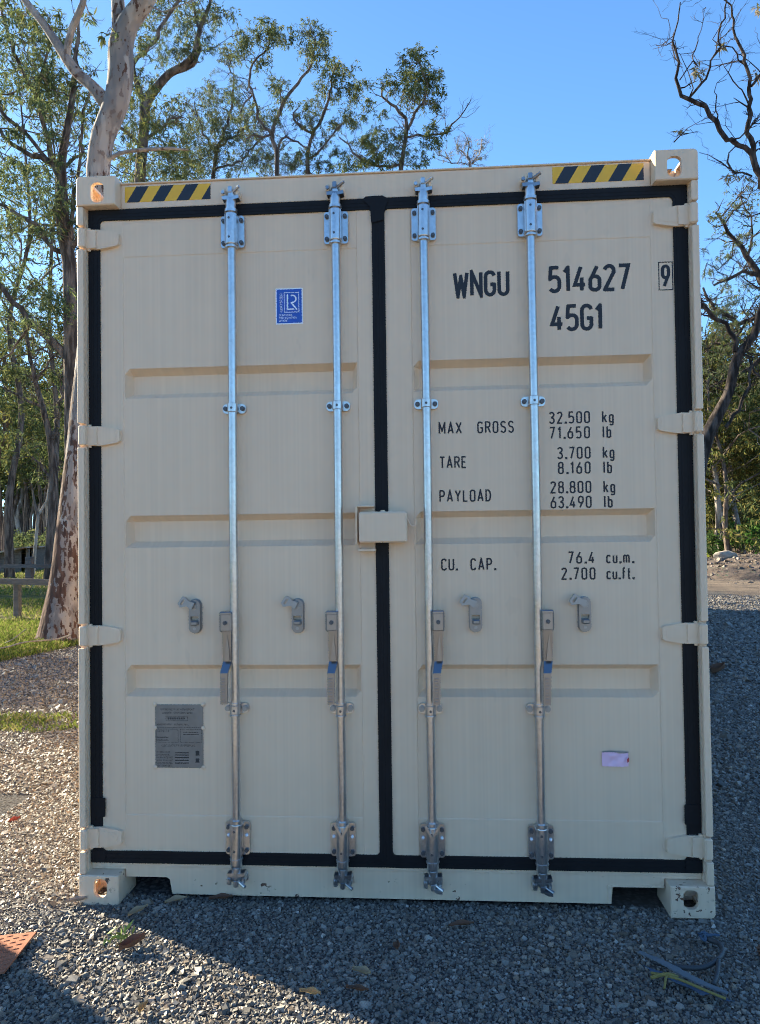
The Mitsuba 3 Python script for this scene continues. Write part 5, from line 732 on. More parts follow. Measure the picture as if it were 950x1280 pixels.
        [(np.float64(5.95),np.float64(12.28),np.float64(7.63),0.15),(np.float64(6.65),np.float64(13.57),np.float64(8.21),0.15),(np.float64(6.59),np.float64(12.95),np.float64(7.72),0.15),(np.float64(6.76),np.float64(12.95),np.float64(8.0),0.17),(np.float64(6.83),np.float64(13.76),np.float64(7.74),0.15),(np.float64(6.46),np.float64(12.26),np.float64(7.01),0.15),(np.float64(6.06),np.float64(13.03),np.float64(7.48),0.12),(np.float64(5.72),np.float64(12.5),np.float64(7.53),0.1),(np.float64(6.01),np.float64(12.69),np.float64(7.02),0.12),(np.float64(6.03),np.float64(13.63),np.float64(7.38),0.1),(np.float64(6.28),np.float64(12.8),np.float64(6.92),0.13),(np.float64(6.9),np.float64(13.57),np.float64(6.98),0.15),(np.float64(5.61),np.float64(12.03),np.float64(6.46),0.1),(np.float64(6.14),np.float64(14.0),np.float64(6.89),0.1),(np.float64(7.25),np.float64(13.91),np.float64(8.74),0.13),(np.float64(6.61),np.float64(13.36),np.float64(8.43),0.1),(np.float64(5.64),np.float64(12.39),np.float64(5.58),0.17),(np.float64(6.21),np.float64(13.31),np.float64(5.99),0.17),(np.float64(6.17),np.float64(12.38),np.float64(5.83),0.2),(np.float64(6.63),np.float64(12.75),np.float64(6.05),0.2),(np.float64(5.82),np.float64(12.07),np.float64(5.33),0.2),(np.float64(6.14),np.float64(12.14),np.float64(5.26),0.2),(np.float64(5.68),np.float64(12.32),np.float64(5.09),0.2),(np.float64(5.99),np.float64(12.36),np.float64(4.85),0.2),(np.float64(7.09),np.float64(13.68),np.float64(5.9),0.23),(np.float64(5.65),np.float64(12.49),np.float64(4.73),0.2),(np.float64(6.97),np.float64(13.65),np.float64(5.12),0.23),(np.float64(5.63),np.float64(12.01),np.float64(4.32),0.23),(np.float64(6.04),np.float64(12.12),np.float64(4.33),0.23),(np.float64(6.41),np.float64(12.12),np.float64(4.24),0.23),(np.float64(6.04),np.float64(13.86),np.float64(4.51),0.2),(np.float64(6.84),np.float64(13.63),np.float64(6.66),0.15),(np.float64(5.9),np.float64(12.03),np.float64(6.09),0.13),(np.float64(6.34),np.float64(13.86),np.float64(6.49),0.12)]),
    'midleft': ([[(np.float64(-10.19),np.float64(17.0),np.float64(0.13),0.125),(np.float64(-10.14),np.float64(17.0),np.float64(0.99),0.115),(np.float64(-10.11),np.float64(17.0),np.float64(1.63),0.104),(np.float64(-10.04),np.float64(17.0),np.float64(2.93),0.104),(np.float64(-10.09),np.float64(17.0),np.float64(3.86),0.094),(np.float64(-10.31),np.float64(17.0),np.float64(4.89),0.073),(np.float64(-10.51),np.float64(17.0),np.float64(5.55),0.063),(np.float64(-10.71),np.float64(17.0),np.float64(6.43),0.052),(np.float64(-10.84),np.float64(17.0),np.float64(7.2),0.031)],[(np.float64(-10.09),np.float64(17.0),np.float64(3.86),0.063),(np.float64(-9.89),np.float64(16.98),np.float64(4.66),0.052),(np.float64(-9.74),np.float64(16.95),np.float64(5.52),0.042),(np.float64(-9.64),np.float64(16.93),np.float64(6.16),0.031)],[(np.float64(-10.31),np.float64(17.0),np.float64(4.89),0.042),(np.float64(-10.74),np.float64(17.01),np.float64(5.12),0.042),(np.float64(-11.19),np.float64(17.02),np.float64(5.35),0.031),(np.float64(-11.54),np.float64(17.03),np.float64(5.47),0.021)],[(np.float64(-10.51),np.float64(17.0),np.float64(5.55),0.031),(np.float64(-10.15),np.float64(16.97),np.float64(6.08),0.031),(np.float64(-9.87),np.float64(16.94),np.float64(6.39),0.021)],[(np.float64(-10.04),np.float64(17.0),np.float64(2.93),0.042),(np.float64(-10.43),np.float64(17.05),np.float64(3.37),0.031),(np.float64(-10.72),np.float64(17.09),np.float64(3.6),0.021)]],
        [(np.float64(-10.71),np.float64(16.76),np.float64(7.24),0.29),(np.float64(-10.41),np.float64(17.13),np.float64(7.5),0.29),(np.float64(-9.89),np.float64(17.13),np.float64(7.27),0.25),(np.float64(-10.85),np.float64(16.61),np.float64(6.55),0.29),(np.float64(-10.73),np.float64(17.42),np.float64(6.75),0.25),(np.float64(-10.51),np.float64(17.89),np.float64(6.97),0.25),(np.float64(-9.69),np.float64(17.17),np.float64(6.66),0.21),(np.float64(-10.82),np.float64(16.25),np.float64(5.83),0.27),(np.float64(-11.03),np.float64(17.55),np.float64(5.94),0.23),(np.float64(-10.33),np.float64(17.3),np.float64(5.82),0.23),(np.float64(-9.71),np.float64(16.98),np.float64(5.85),0.21),(np.float64(-11.5),np.float64(17.28),np.float64(5.18),0.25),(np.float64(-10.61),np.float64(16.57),np.float64(4.72),0.23),(np.float64(-9.59),np.float64(16.65),np.float64(4.92),0.21),(np.float64(-11.09),np.float64(17.03),np.float64(4.15),0.23),(np.float64(-10.09),np.float64(16.22),np.float64(3.82),0.19),(np.float64(-11.5),np.float64(17.16),np.float64(3.62),0.21),(np.float64(-9.36),np.float64(16.43),np.float64(4.14),0.15)]),
    'sapling': ([[(np.float64(-12.78),np.float64(21.0),np.float64(-0.08),0.05),(np.float64(-12.72),np.float64(21.0),np.float64(0.69),0.05),(np.float64(-12.67),np.float64(21.0),np.float64(1.42),0.05),(np.float64(-12.61),np.float64(21.0),np.float64(2.06),0.05),(np.float64(-12.72),np.float64(21.0),np.float64(2.51),0.038),(np.float64(-12.77),np.float64(21.0),np.float64(2.92),0.025)],[(np.float64(-12.61),np.float64(21.0),np.float64(2.06),0.038),(np.float64(-12.47),np.float64(21.04),np.float64(2.32),0.038),(np.float64(-12.36),np.float64(21.08),np.float64(2.56),0.025),(np.float64(-12.32),np.float64(21.12),np.float64(2.92),0.013)]],
        [(np.float64(-12.82),np.float64(21.05),np.float64(3.11),0.18),(np.float64(-12.18),np.float64(20.85),np.float64(3.09),0.18),(np.float64(-12.64),np.float64(21.12),np.float64(3.24),0.15)]),
}

def T_(k): return TREES[k]
R = lambda s: np.random.default_rng(s)
build_tree('gum_tree', 'large pale smooth-barked gum leaning right behind the left side of the container', *T_('pale'), 'bark_pale', R(1), OLIVE + GOLD[:1], (0.14, 0.026), 900, sides=(30, 12), wob=0.0)
build_tree('gum_tree', 'dark rough-barked many-limbed gum along the left edge, behind the pale leaning gum', *T_('dark'), 'bark_dark', R(2), OLIVE, (0.13, 0.025), 3000, wob=0.02, fat=1.28, fine=0.5, fl=0.8)
build_tree('gum_tree', 'leaning dark gum behind the second paddock fence, its foot beside the low shed', *T_('midleft'), 'bark_dark', R(12), OLIVE + GOLD[:1], (0.14, 0.03), 2300, wob=0.03, fat=1.2, fine=0.8, fl=0.9)
build_tree('sapling', 'thin pale forked sapling standing just right of the low shed', *T_('sapling'), 'bark_grey', R(13), OLIVE, (0.12, 0.03), 500, wob=0.01)
build_tree('gum_tree', 'brown forked gum just right of the pale leaning trunk, above the left hazard stripe', *T_('brown'), 'bark_dark', R(3), OLIVE + GOLD[:2], (0.14, 0.028), 2300, wob=0.03, fat=1.4, fine=0.5, fl=0.8)
build_tree('gum_tree', 'slender gum with rounded leaf clumps, tallest of those above the container roof', *T_('mid_a'), 'bark_dark', R(4), OLIVE + GREYG[:2], (0.14, 0.03), 2700, wob=0.03, fat=1.3, fine=0.8, fl=0.7)
build_tree('gum_tree', 'thin gum standing between the tallest roofline gum and the rounded one right of centre', *T_('mid_b'), 'bark_dark', R(5), OLIVE + GOLD[:2], (0.14, 0.03), 2700, wob=0.03, fat=1.3, fine=0.8, fl=0.7)
build_tree('gum_tree', 'dense gum right of centre above the roofline with one bare twig reaching right', *T_('mid_c'), 'bark_dark', R(6), OLIVE + GOLD[:1], (0.13, 0.03), 3000, wob=0.03, fat=1.28, fine=0.8, fl=0.7)
build_tree('gum_tree', 'low spreading grey-green gum above the roof beside the left hazard stripe', *T_('mid_d'), 'bark_dark', R(7), GREYG + OLIVE[:2], (0.14, 0.03), 1900, wob=0.04, fat=1.45, fine=1, fl=0.8)
build_tree('gum_tree', 'sparse half-bare little tree top, rightmost of those above the roofline', *T_('low'), 'bark_grey', R(8), DRY + GREYG[:1], (0.11, 0.024), 900, wob=0.05, fine=1.6, fl=0.6)
build_tree('bare_tree', 'nearly leafless twisted tree leaning right beside the right edge of the container', *T_('bare'), 'bark_shaded', R(9), DRY, (0.11, 0.02), 900, wob=0.025, step=0.12, fine=0.30, fl=0.65)
build_tree('gum_tree', 'thin-leaved gum at the right edge behind the bare twisted tree', *T_('side'), 'bark_shaded', R(10), GREYG + OLIVE[:2], (0.10, 0.022), 1900, wob=0.03, fat=1.3, fine=1, fl=0.75)

def gum(name, label, x, y, h, r0, rng, bark, cols, group=None, leaf=(0.24, 0.06), dens=420, lean=(0, 0), base=0.38, spread=0.30, n=6, low=0, cr=0.8, nb=3):
    """A generated gum: one bent trunk that forks, limbs that rise outwards, clumps near the limb ends."""
    z0 = float(height(x, y)) - 0.1
    top = np.array([x + lean[0], y + lean[1], z0 + h * 0.86]); b = np.array([x, y, z0]); ts = np.linspace(0, 1, 7)
    tr = b + (top - b) * ts[:, None] + np.c_[rng.normal(size=(7, 2)) * h * 0.014 * (ts * 3).clip(0, 1)[:, None], np.zeros(7)]
    limbs = [[(*p, max(0.012, r0 * (1 - 0.85 * t) * (1.35 if t == 0 else 1))) for p, t in zip(tr, ts)]]; blobs = [(*top, cr * 0.8)]
    for k in range(n):
        t = base + (0.95 - base) * (k + rng.uniform(0, 0.8)) / n; p = b + (top - b) * t; a = k * 2.4 + rng.uniform(-0.6, 0.6); L = h * spread * rng.uniform(0.6, 1.15) * (1.15 - 0.5 * t)
        d = np.array([math.cos(a), math.sin(a), rng.uniform(0.4, 1.1)]); q = [p]; r = r0 * (1 - 0.85 * t) * 0.55
        for s in (0.4, 0.75, 1.0): q.append(p + d * L * s + rng.normal(size=3) * L * 0.07)
        limbs.append([(*c, max(0.008, r * (1 - 0.25 * i))) for i, c in enumerate(q)])
        blobs += [(*(q[-1] + [0, 0, 0.25 * cr]), cr * rng.uniform(0.7, 1.1))] + [(*(q[2] + (q[3] - q[2]) * rng.uniform(0, 1) + rng.normal(size=3) * cr * [0.8, 0.8, 0.5]), cr * rng.uniform(0.55, 0.95)) for _ in range(nb)]
    for k in range(low):
        a = rng.uniform(0, 6.28); blobs.append((x + math.cos(a) * rng.uniform(0.4, 1.8), y + math.sin(a) * rng.uniform(0.4, 1.8), z0 + h * rng.uniform(0.08, 0.45), cr * rng.uniform(0.5, 0.9)))
    return build_tree(name, label, limbs, blobs, bark, rng, cols, leaf, dens, group, (10, 6), 1, 0.0, 0.02, 0.6)
FG = 'forest gums beyond the fence at left'
ORD = 'first second third fourth fifth sixth seventh eighth ninth tenth eleventh twelfth thirteenth fourteenth fifteenth sixteenth seventeenth eighteenth nineteenth twentieth twenty-first twenty-second'.split()
rng = R(40)
def wedge(n, y0, dy, a, da, o):
    """n spots fanned out over a wedge of ground that opens away from the yard, sorted from left to right."""
    out = []
    for i in range(n):
        y = y0 + dy * ((i * 0.618) % 1); out.append((0.195 + (y + 2.95) * (a + da * ((i * 0.381 + o) % 1)), y))
    return sorted(out, key=lambda q: (q[0] - 0.195) / (q[1] + 2.95))
for i, (x, y) in enumerate(wedge(22, 27, 24, -0.60, 0.15, 0.13)):
    dk = i % 3 != 0
    gum('forest_gum', '%s slim gum in the forest beyond the paddock fence, counted %s from the left edge' % ('dark-trunked' if dk else 'pale-trunked', ORD[i]), x, y, rng.uniform(8.5, 12.0), rng.uniform(0.10, 0.20), rng, 'bark_dark' if dk else 'bark_grey', OLIVE if i % 2 else OLIVE + GOLD[:2], FG, (0.24, 0.06), 330, (rng.normal() * 0.5, rng.normal() * 0.4), 0.50, 0.17, 6, 0, 0.8, 2)
FR = 'forest gums at right'
for i, (x, y) in enumerate(wedge(20, 25, 22, 0.33, 0.115, 0.4)):
    dk = i % 2 == 1
    gum('forest_gum', 'sunlit %s gum in the forest behind the earth bank, counted %s from the container edge' % ('brown-trunked' if dk else 'grey-trunked', ORD[i]), x, y, rng.uniform(7.0, 10.5), rng.uniform(0.08, 0.16), rng, 'bark_dark' if dk else 'bark_grey', GOLD + OLIVE[:2], FR, (0.22, 0.055), 430, (rng.normal() * 0.5, rng.normal() * 0.4), 0.22, 0.24, 8, 5, 0.85)
# tall gums behind the nearer ones: at the upper left, and beyond the roofline
def off(px, y): return 0.195 + (y + 2.95) * math.tan(math.atan((px - 475) / 955) - 0.0696)
for lab, px, y, h, base, n, cr in (('tall leafy gum at the far upper left behind the dark many-limbed one', 12, 19.0, 18.0, 0.42, 16, 0.85), ('tall leafy gum filling the gap left of the pale trunk', 78, 22.0, 19.0, 0.42, 16, 0.9), ('gum crown showing low above the left hazard stripe', 215, 27.0, 18.5, 0.70, 10, 0.8),
                                   ('airy distant gum crown behind the low grey-green one on the roofline', 300, 30.0, 19.2, 0.78, 10, 0.7), ('airy distant gum crown behind the tallest roofline gum', 372, 31.0, 19.0, 0.80, 9, 0.65), ('airy distant gum crown left of the dense rounded roofline gum', 445, 31.0, 18.6, 0.82, 9, 0.6), ('airy distant gum crown at the foot of the dense rounded roofline gum', 540, 32.0, 18.6, 0.84, 7, 0.55)):
    gum('distant_gum', lab, off(px, y), y, h, 0.12, rng, 'bark_dark', GREYG + OLIVE, 'tall gums behind the container', (0.18, 0.045), 130 if px < 100 else 400, (rng.normal() * 0.3, 0.2), base, 0.16, n, 0, cr)
# named trunks of the right-hand forest edge
gum('forest_gum', 'straight brown-trunked gum just right of the container above the earth bank', 10.75, 26.0, 8.6, 0.14, rng, 'bark_grey', GOLD, None, (0.2, 0.05), 480, (-0.5, 0.2), 0.38, 0.24, 7, 0, 0.8)
gum('forest_gum', 'pale forked gum at the right edge rising from green shrubs', 11.7, 26.5, 9.0, 0.13, rng, 'bark_pale', GOLD + OLIVE[:1], None, (0.2, 0.05), 480, (-0.9, 0.2), 0.40, 0.22, 7, 0, 0.8)
# gums out to the left whose shadows bar the paddock and the near gravel
for lab, x, y, h, base, cr in (('short dense gum standing left of the low rail fence', -11.7, 8.75, 5.6, 0.66, 0.72), ('bushy gum left of the second fence', -15.2, 16.6, 9.5, 0.5, 1.0), ('tall gum left of the second fence', -19.0, 19.0, 9.5, 0.5, 1.1),
                               ('gum well out in the paddock to the left', -21.5, 16.6, 7.5, 0.5, 1.1), ('tall gum in the far left of the paddock', -25.0, 21.5, 10.0, 0.5, 1.1), ('gum at the back of the paddock on the left', -20.5, 24.0, 10.0, 0.5, 1.0)):
    gum('paddock_gum', lab, x, y, h, 0.2, rng, 'bark_grey', OLIVE, 'gums left of the paddock fence', (0.2, 0.05), 420, (rng.normal() * 0.3, rng.normal() * 0.2), base, 0.22, 7, 0, cr)
gum('yard_gum', 'unseen gum added left of the container to cast the near left corner shadow', -3.715, 0.485, 9.5, 0.42, rng, 'bark_pale', OLIVE, None, (0.16, 0.035), 500, (0.0, 0.0), 0.62, 0.22, 7, 0, 0.8)  # unseen tree added so that its trunk throws the corner shadow

# scrub under the trees
def shrub(label, x, y, r, hgt, rng, cols, group=None, leaf=(0.16, 0.05), dens=700):
    z = float(height(x, y)); t = thing('shrub', label, 'shrub', group); st, P = [], []
    for k in range(7):
        a = rng.uniform(0, 6.28); e = np.array([x + math.cos(a) * r * rng.uniform(.2, .9), y + math.sin(a) * r * rng.uniform(.2, .9), z + hgt * rng.uniform(.35, 1)])
        st.append(twig((x, y, z - 0.05), e, 0.018, rng)); P.append(clump_points(e, r * 0.55, int(dens * r * r * .35) + 20, rng)[0])
    put('stems', join(*st), 'bark_dark', t, kind='stuff')
    P = np.vstack(P); P[:, 2] = np.maximum(P[:, 2], z + 0.05)
    v, f, c = leaf_cloud(P, *leaf, rng, cols, 0.2); put('foliage', (v, f), 'leaf', t, kind='stuff', color=c)
rng = R(60)
shrub('bright green leafy shrub at the foot of the pale forked gum on the right', 11.6, 25.4, 0.9, 1.1, rng, [(0.06, 0.14, 0.03), (0.09, 0.18, 0.04), (0.05, 0.11, 0.03)])
shrub('dark green shrub beside the straight brown trunk on the right', 10.3, 25.6, 0.7, 0.8, rng, [(0.05, 0.09, 0.03), (0.07, 0.12, 0.04)])
shrub('small yellow-green shrub at the container edge behind the bank', 8.7, 22.6, 0.5, 0.4, rng, [(0.30, 0.30, 0.05), (0.22, 0.26, 0.05)])
for i, (x, y) in enumerate(wedge(12, 27, 12, 0.335, 0.105, 0.2)):
    shrub('olive scrub bush at the foot of the right-hand forest, %s from the container edge' % ORD[i], x, y, rng.uniform(0.9, 1.5), rng.uniform(1.2, 2.6), rng, GOLD + OLIVE, 'scrub under the right-hand forest', (0.2, 0.055), 420)
for i, (x, y) in enumerate(wedge(7, 34, 14, -0.60, 0.15, 0.0)):
    shrub('olive scrub bush among the far left forest trunks, %s from the left edge' % ORD[i], x, y, rng.uniform(0.9, 1.5), rng.uniform(0.7, 1.4), rng, OLIVE, 'scrub under the left-hand forest', (0.22, 0.06), 330)
# the far bush that closes the view behind both forests
P, tw = [], []
for i in range(210):
    side = -1 if i % 2 else 1; y = rng.uniform(48, 80); k = y + 2.95
    x = 0.195 + k * (rng.uniform(-0.72, -0.40) if side < 0 else rng.uniform(0.26, 0.60)); hh = rng.uniform(9, 15)
    tw.append(tube([(x, y, -0.3), (x + rng.normal() * .3, y, hh * .5), (x + rng.normal() * .7, y, hh * .9)], [0.2, 0.13, 0.04], 6, cap=False))
    for j in range(7 if side < 0 else 13):
        c = np.array([x + rng.normal() * 1.3, y + rng.normal() * 1.2, hh * (rng.uniform(0.42, 1.0) if side < 0 else rng.uniform(0.06, 1.0))]); P.append(clump_points(c, 1.5, 55, rng)[0])
v, f, c = leaf_cloud(np.vstack(P), 0.55, 0.2, rng, OLIVE + GREYG[:2])
scene['far_bush__trunks'] = mikit.ply(join(*tw), 'bark_dark'); scene['far_bush__crowns'] = mikit.ply((v, f), 'leaf', color=c)
tag('far_bush', 'far-off gum bush closing the view behind the forest edges', 'bush', kind='stuff')
labels['far_bush__trunks'] = {'kind': 'stuff'}; labels['far_bush__crowns'] = {'kind': 'stuff'}

# ------------------------------------------------------------------ fence, shelter, logs
def fence(label, posts, w, top, rails, x_end):
    t = thing('paddock_fence', label, 'fence')
    for (x, y) in posts:
        z = float(height(x, y)); put('post', box(x - w / 2, x + w / 2, y - w / 2, y + w / 2, z - 0.2, z + top, 0.008), 'weathered_wood', t)
    for (x0, y0, x1, y1, z, hh) in rails:
        for k in (0,):
            a, b = np.array([x0, y0 - w / 2 - 0.025, z + float(height(x0, y0))]), np.array([x1, y1 - w / 2 - 0.025, z + float(height(x1, y1))])
            n = np.array([0, 0, hh / 2]); d = np.array([0, 0.022, 0]); V = []
            for p in (a, b): V += [p - n - d, p - n + d, p + n + d, p + n - d]
            put('rail', trimesh.Trimesh(np.array(V)).convex_hull, 'weathered_wood', t)
    return t
fence('low weathered timber rail fence nearest the container on the left verge', [(-9.4, 9.3), (-6.63, 9.17), (-3.9, 9.05)], 0.10, 0.62, [(-12.0, 9.42, -6.68, 9.19, 0.60, 0.10), (-6.67, 9.17, -3.7, 9.04, 0.60, 0.10)], 0)
fence('second grey timber rail fence farther back in the paddock', [(-14.0, 17.2), (-10.7, 17.0), (-7.2, 16.8)], 0.17, 0.74, [(-16.5, 17.35, -10.6, 17.0, 0.50, 0.10), (-10.8, 17.0, -6.8, 16.78, 0.50, 0.10)], 0)
S = thing('shelter', 'low grey shed with a sloping pale tin roof behind the fences at far left', 'shed')
z = float(height(-16, 25))
put('roof', trimesh.Trimesh(np.array([(x, y, zz + z + d) for x, zz in ((-19.0, 0.14), (-14.48, 0.90)) for y in (23.6, 26.6) for d in (0, 0.05)])).convex_hull, 'old_tin', S)
put('wall', trimesh.Trimesh(np.array([(x, y, zz) for x, zt in ((-18.6, z + 0.19), (-14.86, z + 0.82)) for y in (24.0, 24.06) for zz in (z - 0.1, zt)])).convex_hull, 'weathered_wood', S)
put('back_wall', trimesh.Trimesh(np.array([(x, y, zz) for x, zt in ((-18.6, z + 0.19), (-14.65, z + 0.86)) for y in (26.3, 26.36) for zz in (z - 0.1, zt)])).convex_hull, 'weathered_wood', S)
put('side_wall', box(-14.66, -14.60, 24.4, 26.29, z - 0.1, z + 0.86), 'weathered_wood', S)
put('post', box(-14.66, -14.56, 24.0, 24.1, z - 0.1, z + 0.87), 'weathered_wood', S)
def log(label, pts, r, m='dead_wood', cat='log'):
    k = put('fallen_log', tube(smooth_path([(x, y, float(height(x, y)) + z) for x, y, z in pts], 0.1), np.linspace(r, r * .6, len(smooth_path([(x, y, 0) for x, y, z in pts], 0.1))), 8, bump=0.15), m, smooth=True); tag(k, label, cat)
for pts, r_, lab in ((((-5.3, 5.62, 0.10), (-5.1, 5.66, 0.13), (-4.92, 5.86, 0.12), (-4.72, 5.95, 0.17), (-4.5, 6.25, 0.16), (-4.35, 6.35, 0.2)), 0.010, 'thin pale crooked branch lying at the foot of the pale leaning gum'), (((-5.2, 6.3, 0.1), (-5.0, 6.15, 0.17), (-4.9, 6.22, 0.26), (-4.82, 6.15, 0.3)), 0.007, 'bent dry stick leaning in the grass at the gum butt')):
    k = put('fallen_branch', tube(smooth_path(pts, 0.05), r_, 6, bump=0.2), 'dead_wood', smooth=True); tag(k, lab, 'branch')
k = put('boulder', trimesh.Trimesh((lambda v: v * [0.34, 0.25, 0.17] * (0.75 + 0.55 * meshkit.fbm(v * 1.7, 3, 2))[:, None] + [9.05, 21.0, 0.52])(np.array(trimesh.creation.icosphere(subdivisions=3).vertices)), trimesh.creation.icosphere(subdivisions=3).faces), 'dead_wood', smooth=35); tag(k, 'pale weathered stump lying on the earth bank beside the container edge', 'stump')

# ------------------------------------------------------------------ small things on the gravel
# rust coloured tread plate
ang = math.radians(-29)
E1 = np.array([-1.275, -0.215]); 
pl2 = sg.Polygon([(-1.252, -0.256), (-1.227, -0.506), (-1.65, -0.62), (-1.67, -0.37)])
zc = 0.026
m = trimesh.creation.extrude_polygon(pl2, 0.006, engine='earcut'); m.apply_translation((0, 0, zc))
TP = thing('tread_plate', 'rust-red metal tread plate lying on the gravel at the lower left corner', 'metal plate')
put('plate', m, 'rust_paint', TP)
for a in range(-14, 16):
    for b in range(-14, 16):
        c = np.array([-1.45, -0.36]) + a * 0.030 * np.array([0.94, -0.34]) + b * 0.026 * np.array([0.34, 0.94]) + (0.015 if b % 2 else 0) * np.array([0.94, -0.34])
        if pl2.buffer(-0.012).contains(sg.Point(c)):
            q = trimesh.creation.icosphere(subdivisions=1); q.apply_transform(np.diag([0.0115, 0.0032, 0.0026, 1])); q.apply_transform(trimesh.transformations.rotation_matrix(0.45, (0, 0, 1))); q.apply_translation((c[0], c[1], zc + 0.0062)); put('lug', q, 'rust_paint', TP, smooth=True)
def dry_leaf(label, x, y, L, W, rot, col, curl=0.3, tilt=0.15, cat='leaf', group=None):
    L, W, curl = 0.85 * L, 0.8 * W, curl * 1.3
    n = 9; t = np.linspace(0, 1, n); w = W * np.sin(np.pi * t ** 0.8) ** 0.9 + 0.001; V = []
    for i in range(n):
        for s in (-1, -0.5, 0, 0.5, 1):
            V.append((L * (t[i] - .5), s * w[i] / 2 + 0.10 * L * math.sin(3 * t[i]), curl * W * (s * s) * 0.9 + curl * L * 0.5 * (t[i] - 0.5) ** 2 + 0.003 * math.sin(9 * t[i] + 3 * s)))
    V = np.array(V); F = np.array([[i * 5 + j, i * 5 + j + 1, i * 5 + j + 6, i * 5 + j + 5] for i in range(n - 1) for j in range(4)])
    c, s = math.cos(rot), math.sin(rot); V[:, 2] += tilt * V[:, 0] * 0.5 + 0.3 * tilt * V[:, 1]
    V = np.c_[V[:, 0] * c - V[:, 1] * s + x, V[:, 0] * s + V[:, 1] * c + y, V[:, 2] + float(height(x, y)) + 0.020]
    k = put('fallen_leaf', (V, F), 'dry_leaf_' + col, smooth=True); tag(k, label, cat)
dry_leaf('tan fallen leaf on the sunlit gravel just below the bottom left corner fitting', -0.945, -0.085, 0.10, 0.036, 0.9, 'tan')
dry_leaf('tan pointed leaf in the shade beside the left forklift pocket', -0.83, 0.01, 0.10, 0.045, 0.4, 'tan', 0.2)
dry_leaf('brown leaf lying against the sill right of the left forklift pocket', -0.66, 0.035, 0.11, 0.035, 0.1, 'brown', 0.3)
dry_leaf('curled red-brown leaf on the sunlit gravel inside the shadow edge', -0.87, -0.325, 0.105, 0.045, 0.6, 'brown', 0.6, 0.4)
dry_leaf('yellow leaf at the bottom of the sunlit gravel, right of the tread plate', -0.70, -0.66, 0.06, 0.026, 1.4, 'yellow', 0.5)
dry_leaf('yellowish leaf just inside the container shadow near its bottom end', -0.21, -0.555, 0.085, 0.028, -0.3, 'yellow', 0.4)
dry_leaf('tan leaf in the shade at bottom centre', -0.06, -0.435, 0.085, 0.034, -0.5, 'tan', 0.4)
dry_leaf('narrow brown curved leaf at bottom centre below the tan leaf', -0.065, -0.53, 0.09, 0.022, -0.3, 'brown', 0.5)
dry_leaf('red-brown leaf in the shade under the middle of the sill', 0.275, -0.115, 0.11, 0.035, 0.1, 'brown', 0.25)
dry_leaf('small bright red leaf on the sunlit gravel at the left edge', -1.92, 0.78, 0.062, 0.034, 0.9, 'red', 0.4)
dry_leaf('pale tan leaf on the gravel left of the container, above the red one', -1.70, 1.05, 0.10, 0.035, 2.0, 'tan', 0.4)
dry_leaf('grey-brown leaf lying beside the upper edge of the tread plate', -1.22, -0.02, 0.10, 0.03, 0.3, 'grey', 0.4)
dry_leaf('dark brown leaf far up the shaded gravel right of the container', 3.0, 4.9, 0.22, 0.12, 0.5, 'brown', 0.6, 0.4)
dry_leaf('small brown leaf on the shaded gravel halfway along the bottom sill', 0.05, -0.27, 0.05, 0.03, 1.5, 'brown', 0.4)
dry_leaf('pale leaf crumb beside the dry cone at the right edge', 1.315, -0.225, 0.04, 0.03, 0.5, 'tan', 0.5)
# litter by the right corner: strap, cloth, cord, hose, cone
def flat_strip(path, w, thick):
    p = np.asarray(path, float); t = np.gradient(p, axis=0); s = np.cross(t, [0, 0, 1]); s /= np.linalg.norm(s, axis=1, keepdims=True); ws = np.broadcast_to(w, (len(p),))[:, None]
    V = np.stack([p - s * ws / 2, p + s * ws / 2, p + s * ws / 2 + [0, 0, thick], p - s * ws / 2 + [0, 0, thick]], 1).reshape(-1, 3); F = []
    for i in range(len(p) - 1):
        for j in range(4): F.append([4 * i + j, 4 * i + (j + 1) % 4, 4 * i + 4 + (j + 1) % 4, 4 * i + 4 + j])
    F = np.array(F); e = 4 * (len(p) - 1)
    return trimesh.Trimesh(V, np.vstack([F[:, [0, 1, 2]], F[:, [0, 2, 3]], [[0, 2, 1], [0, 3, 2], [e, e + 1, e + 2], [e, e + 2, e + 3]]]), process=False)
g = lambda pts, dz=0.024: smooth_path([(x, y, float(height(x, y)) + dz + e) for x, y, e in pts], 0.01)
p = g([(0.865, -0.285, 0.012), (0.93, -0.365, 0.018), (1.00, -0.44, 0.012), (1.075, -0.50, 0.01)]); n = len(p)
k = put('strap', flat_strip(p, (0.010 + 0.015 * np.sin(np.linspace(0.1, 2.9, n))) * (0.75 + 0.5 * np.random.default_rng(4).uniform(size=n)), 0.004), 'strap_grey', smooth=30); tag(k, 'frayed blue-grey webbing strap lying on the shaded gravel at lower right', 'strap')
X, Y = np.meshgrid(np.linspace(0, 1, 26), np.linspace(0, 1, 12))
px_ = 0.855 + 0.20 * X + 0.03 * Y; py_ = -0.335 - 0.165 * X - 0.075 * Y * (1 - 0.5 * X) * (0.7 + 0.6 * meshkit.noise(np.stack([X * 7, Y * 0, 0 * X], -1), 3))
pz_ = height(px_, py_) + 0.019 + 0.018 * meshkit.fbm(np.stack([X * 7, Y * 4, 0 * X], -1), 3, 4)
qi = (np.arange(11)[:, None] * 26 + np.arange(25)[None]).ravel()
k = put('cloth_scrap', (np.stack([px_, py_, pz_], -1).reshape(-1, 3), np.c_[qi, qi + 1, qi + 27, qi + 26]), 'cloth_blue', smooth=True); tag(k, 'torn faded blue tarpaulin scrap on the shaded gravel at lower right', 'cloth scrap')
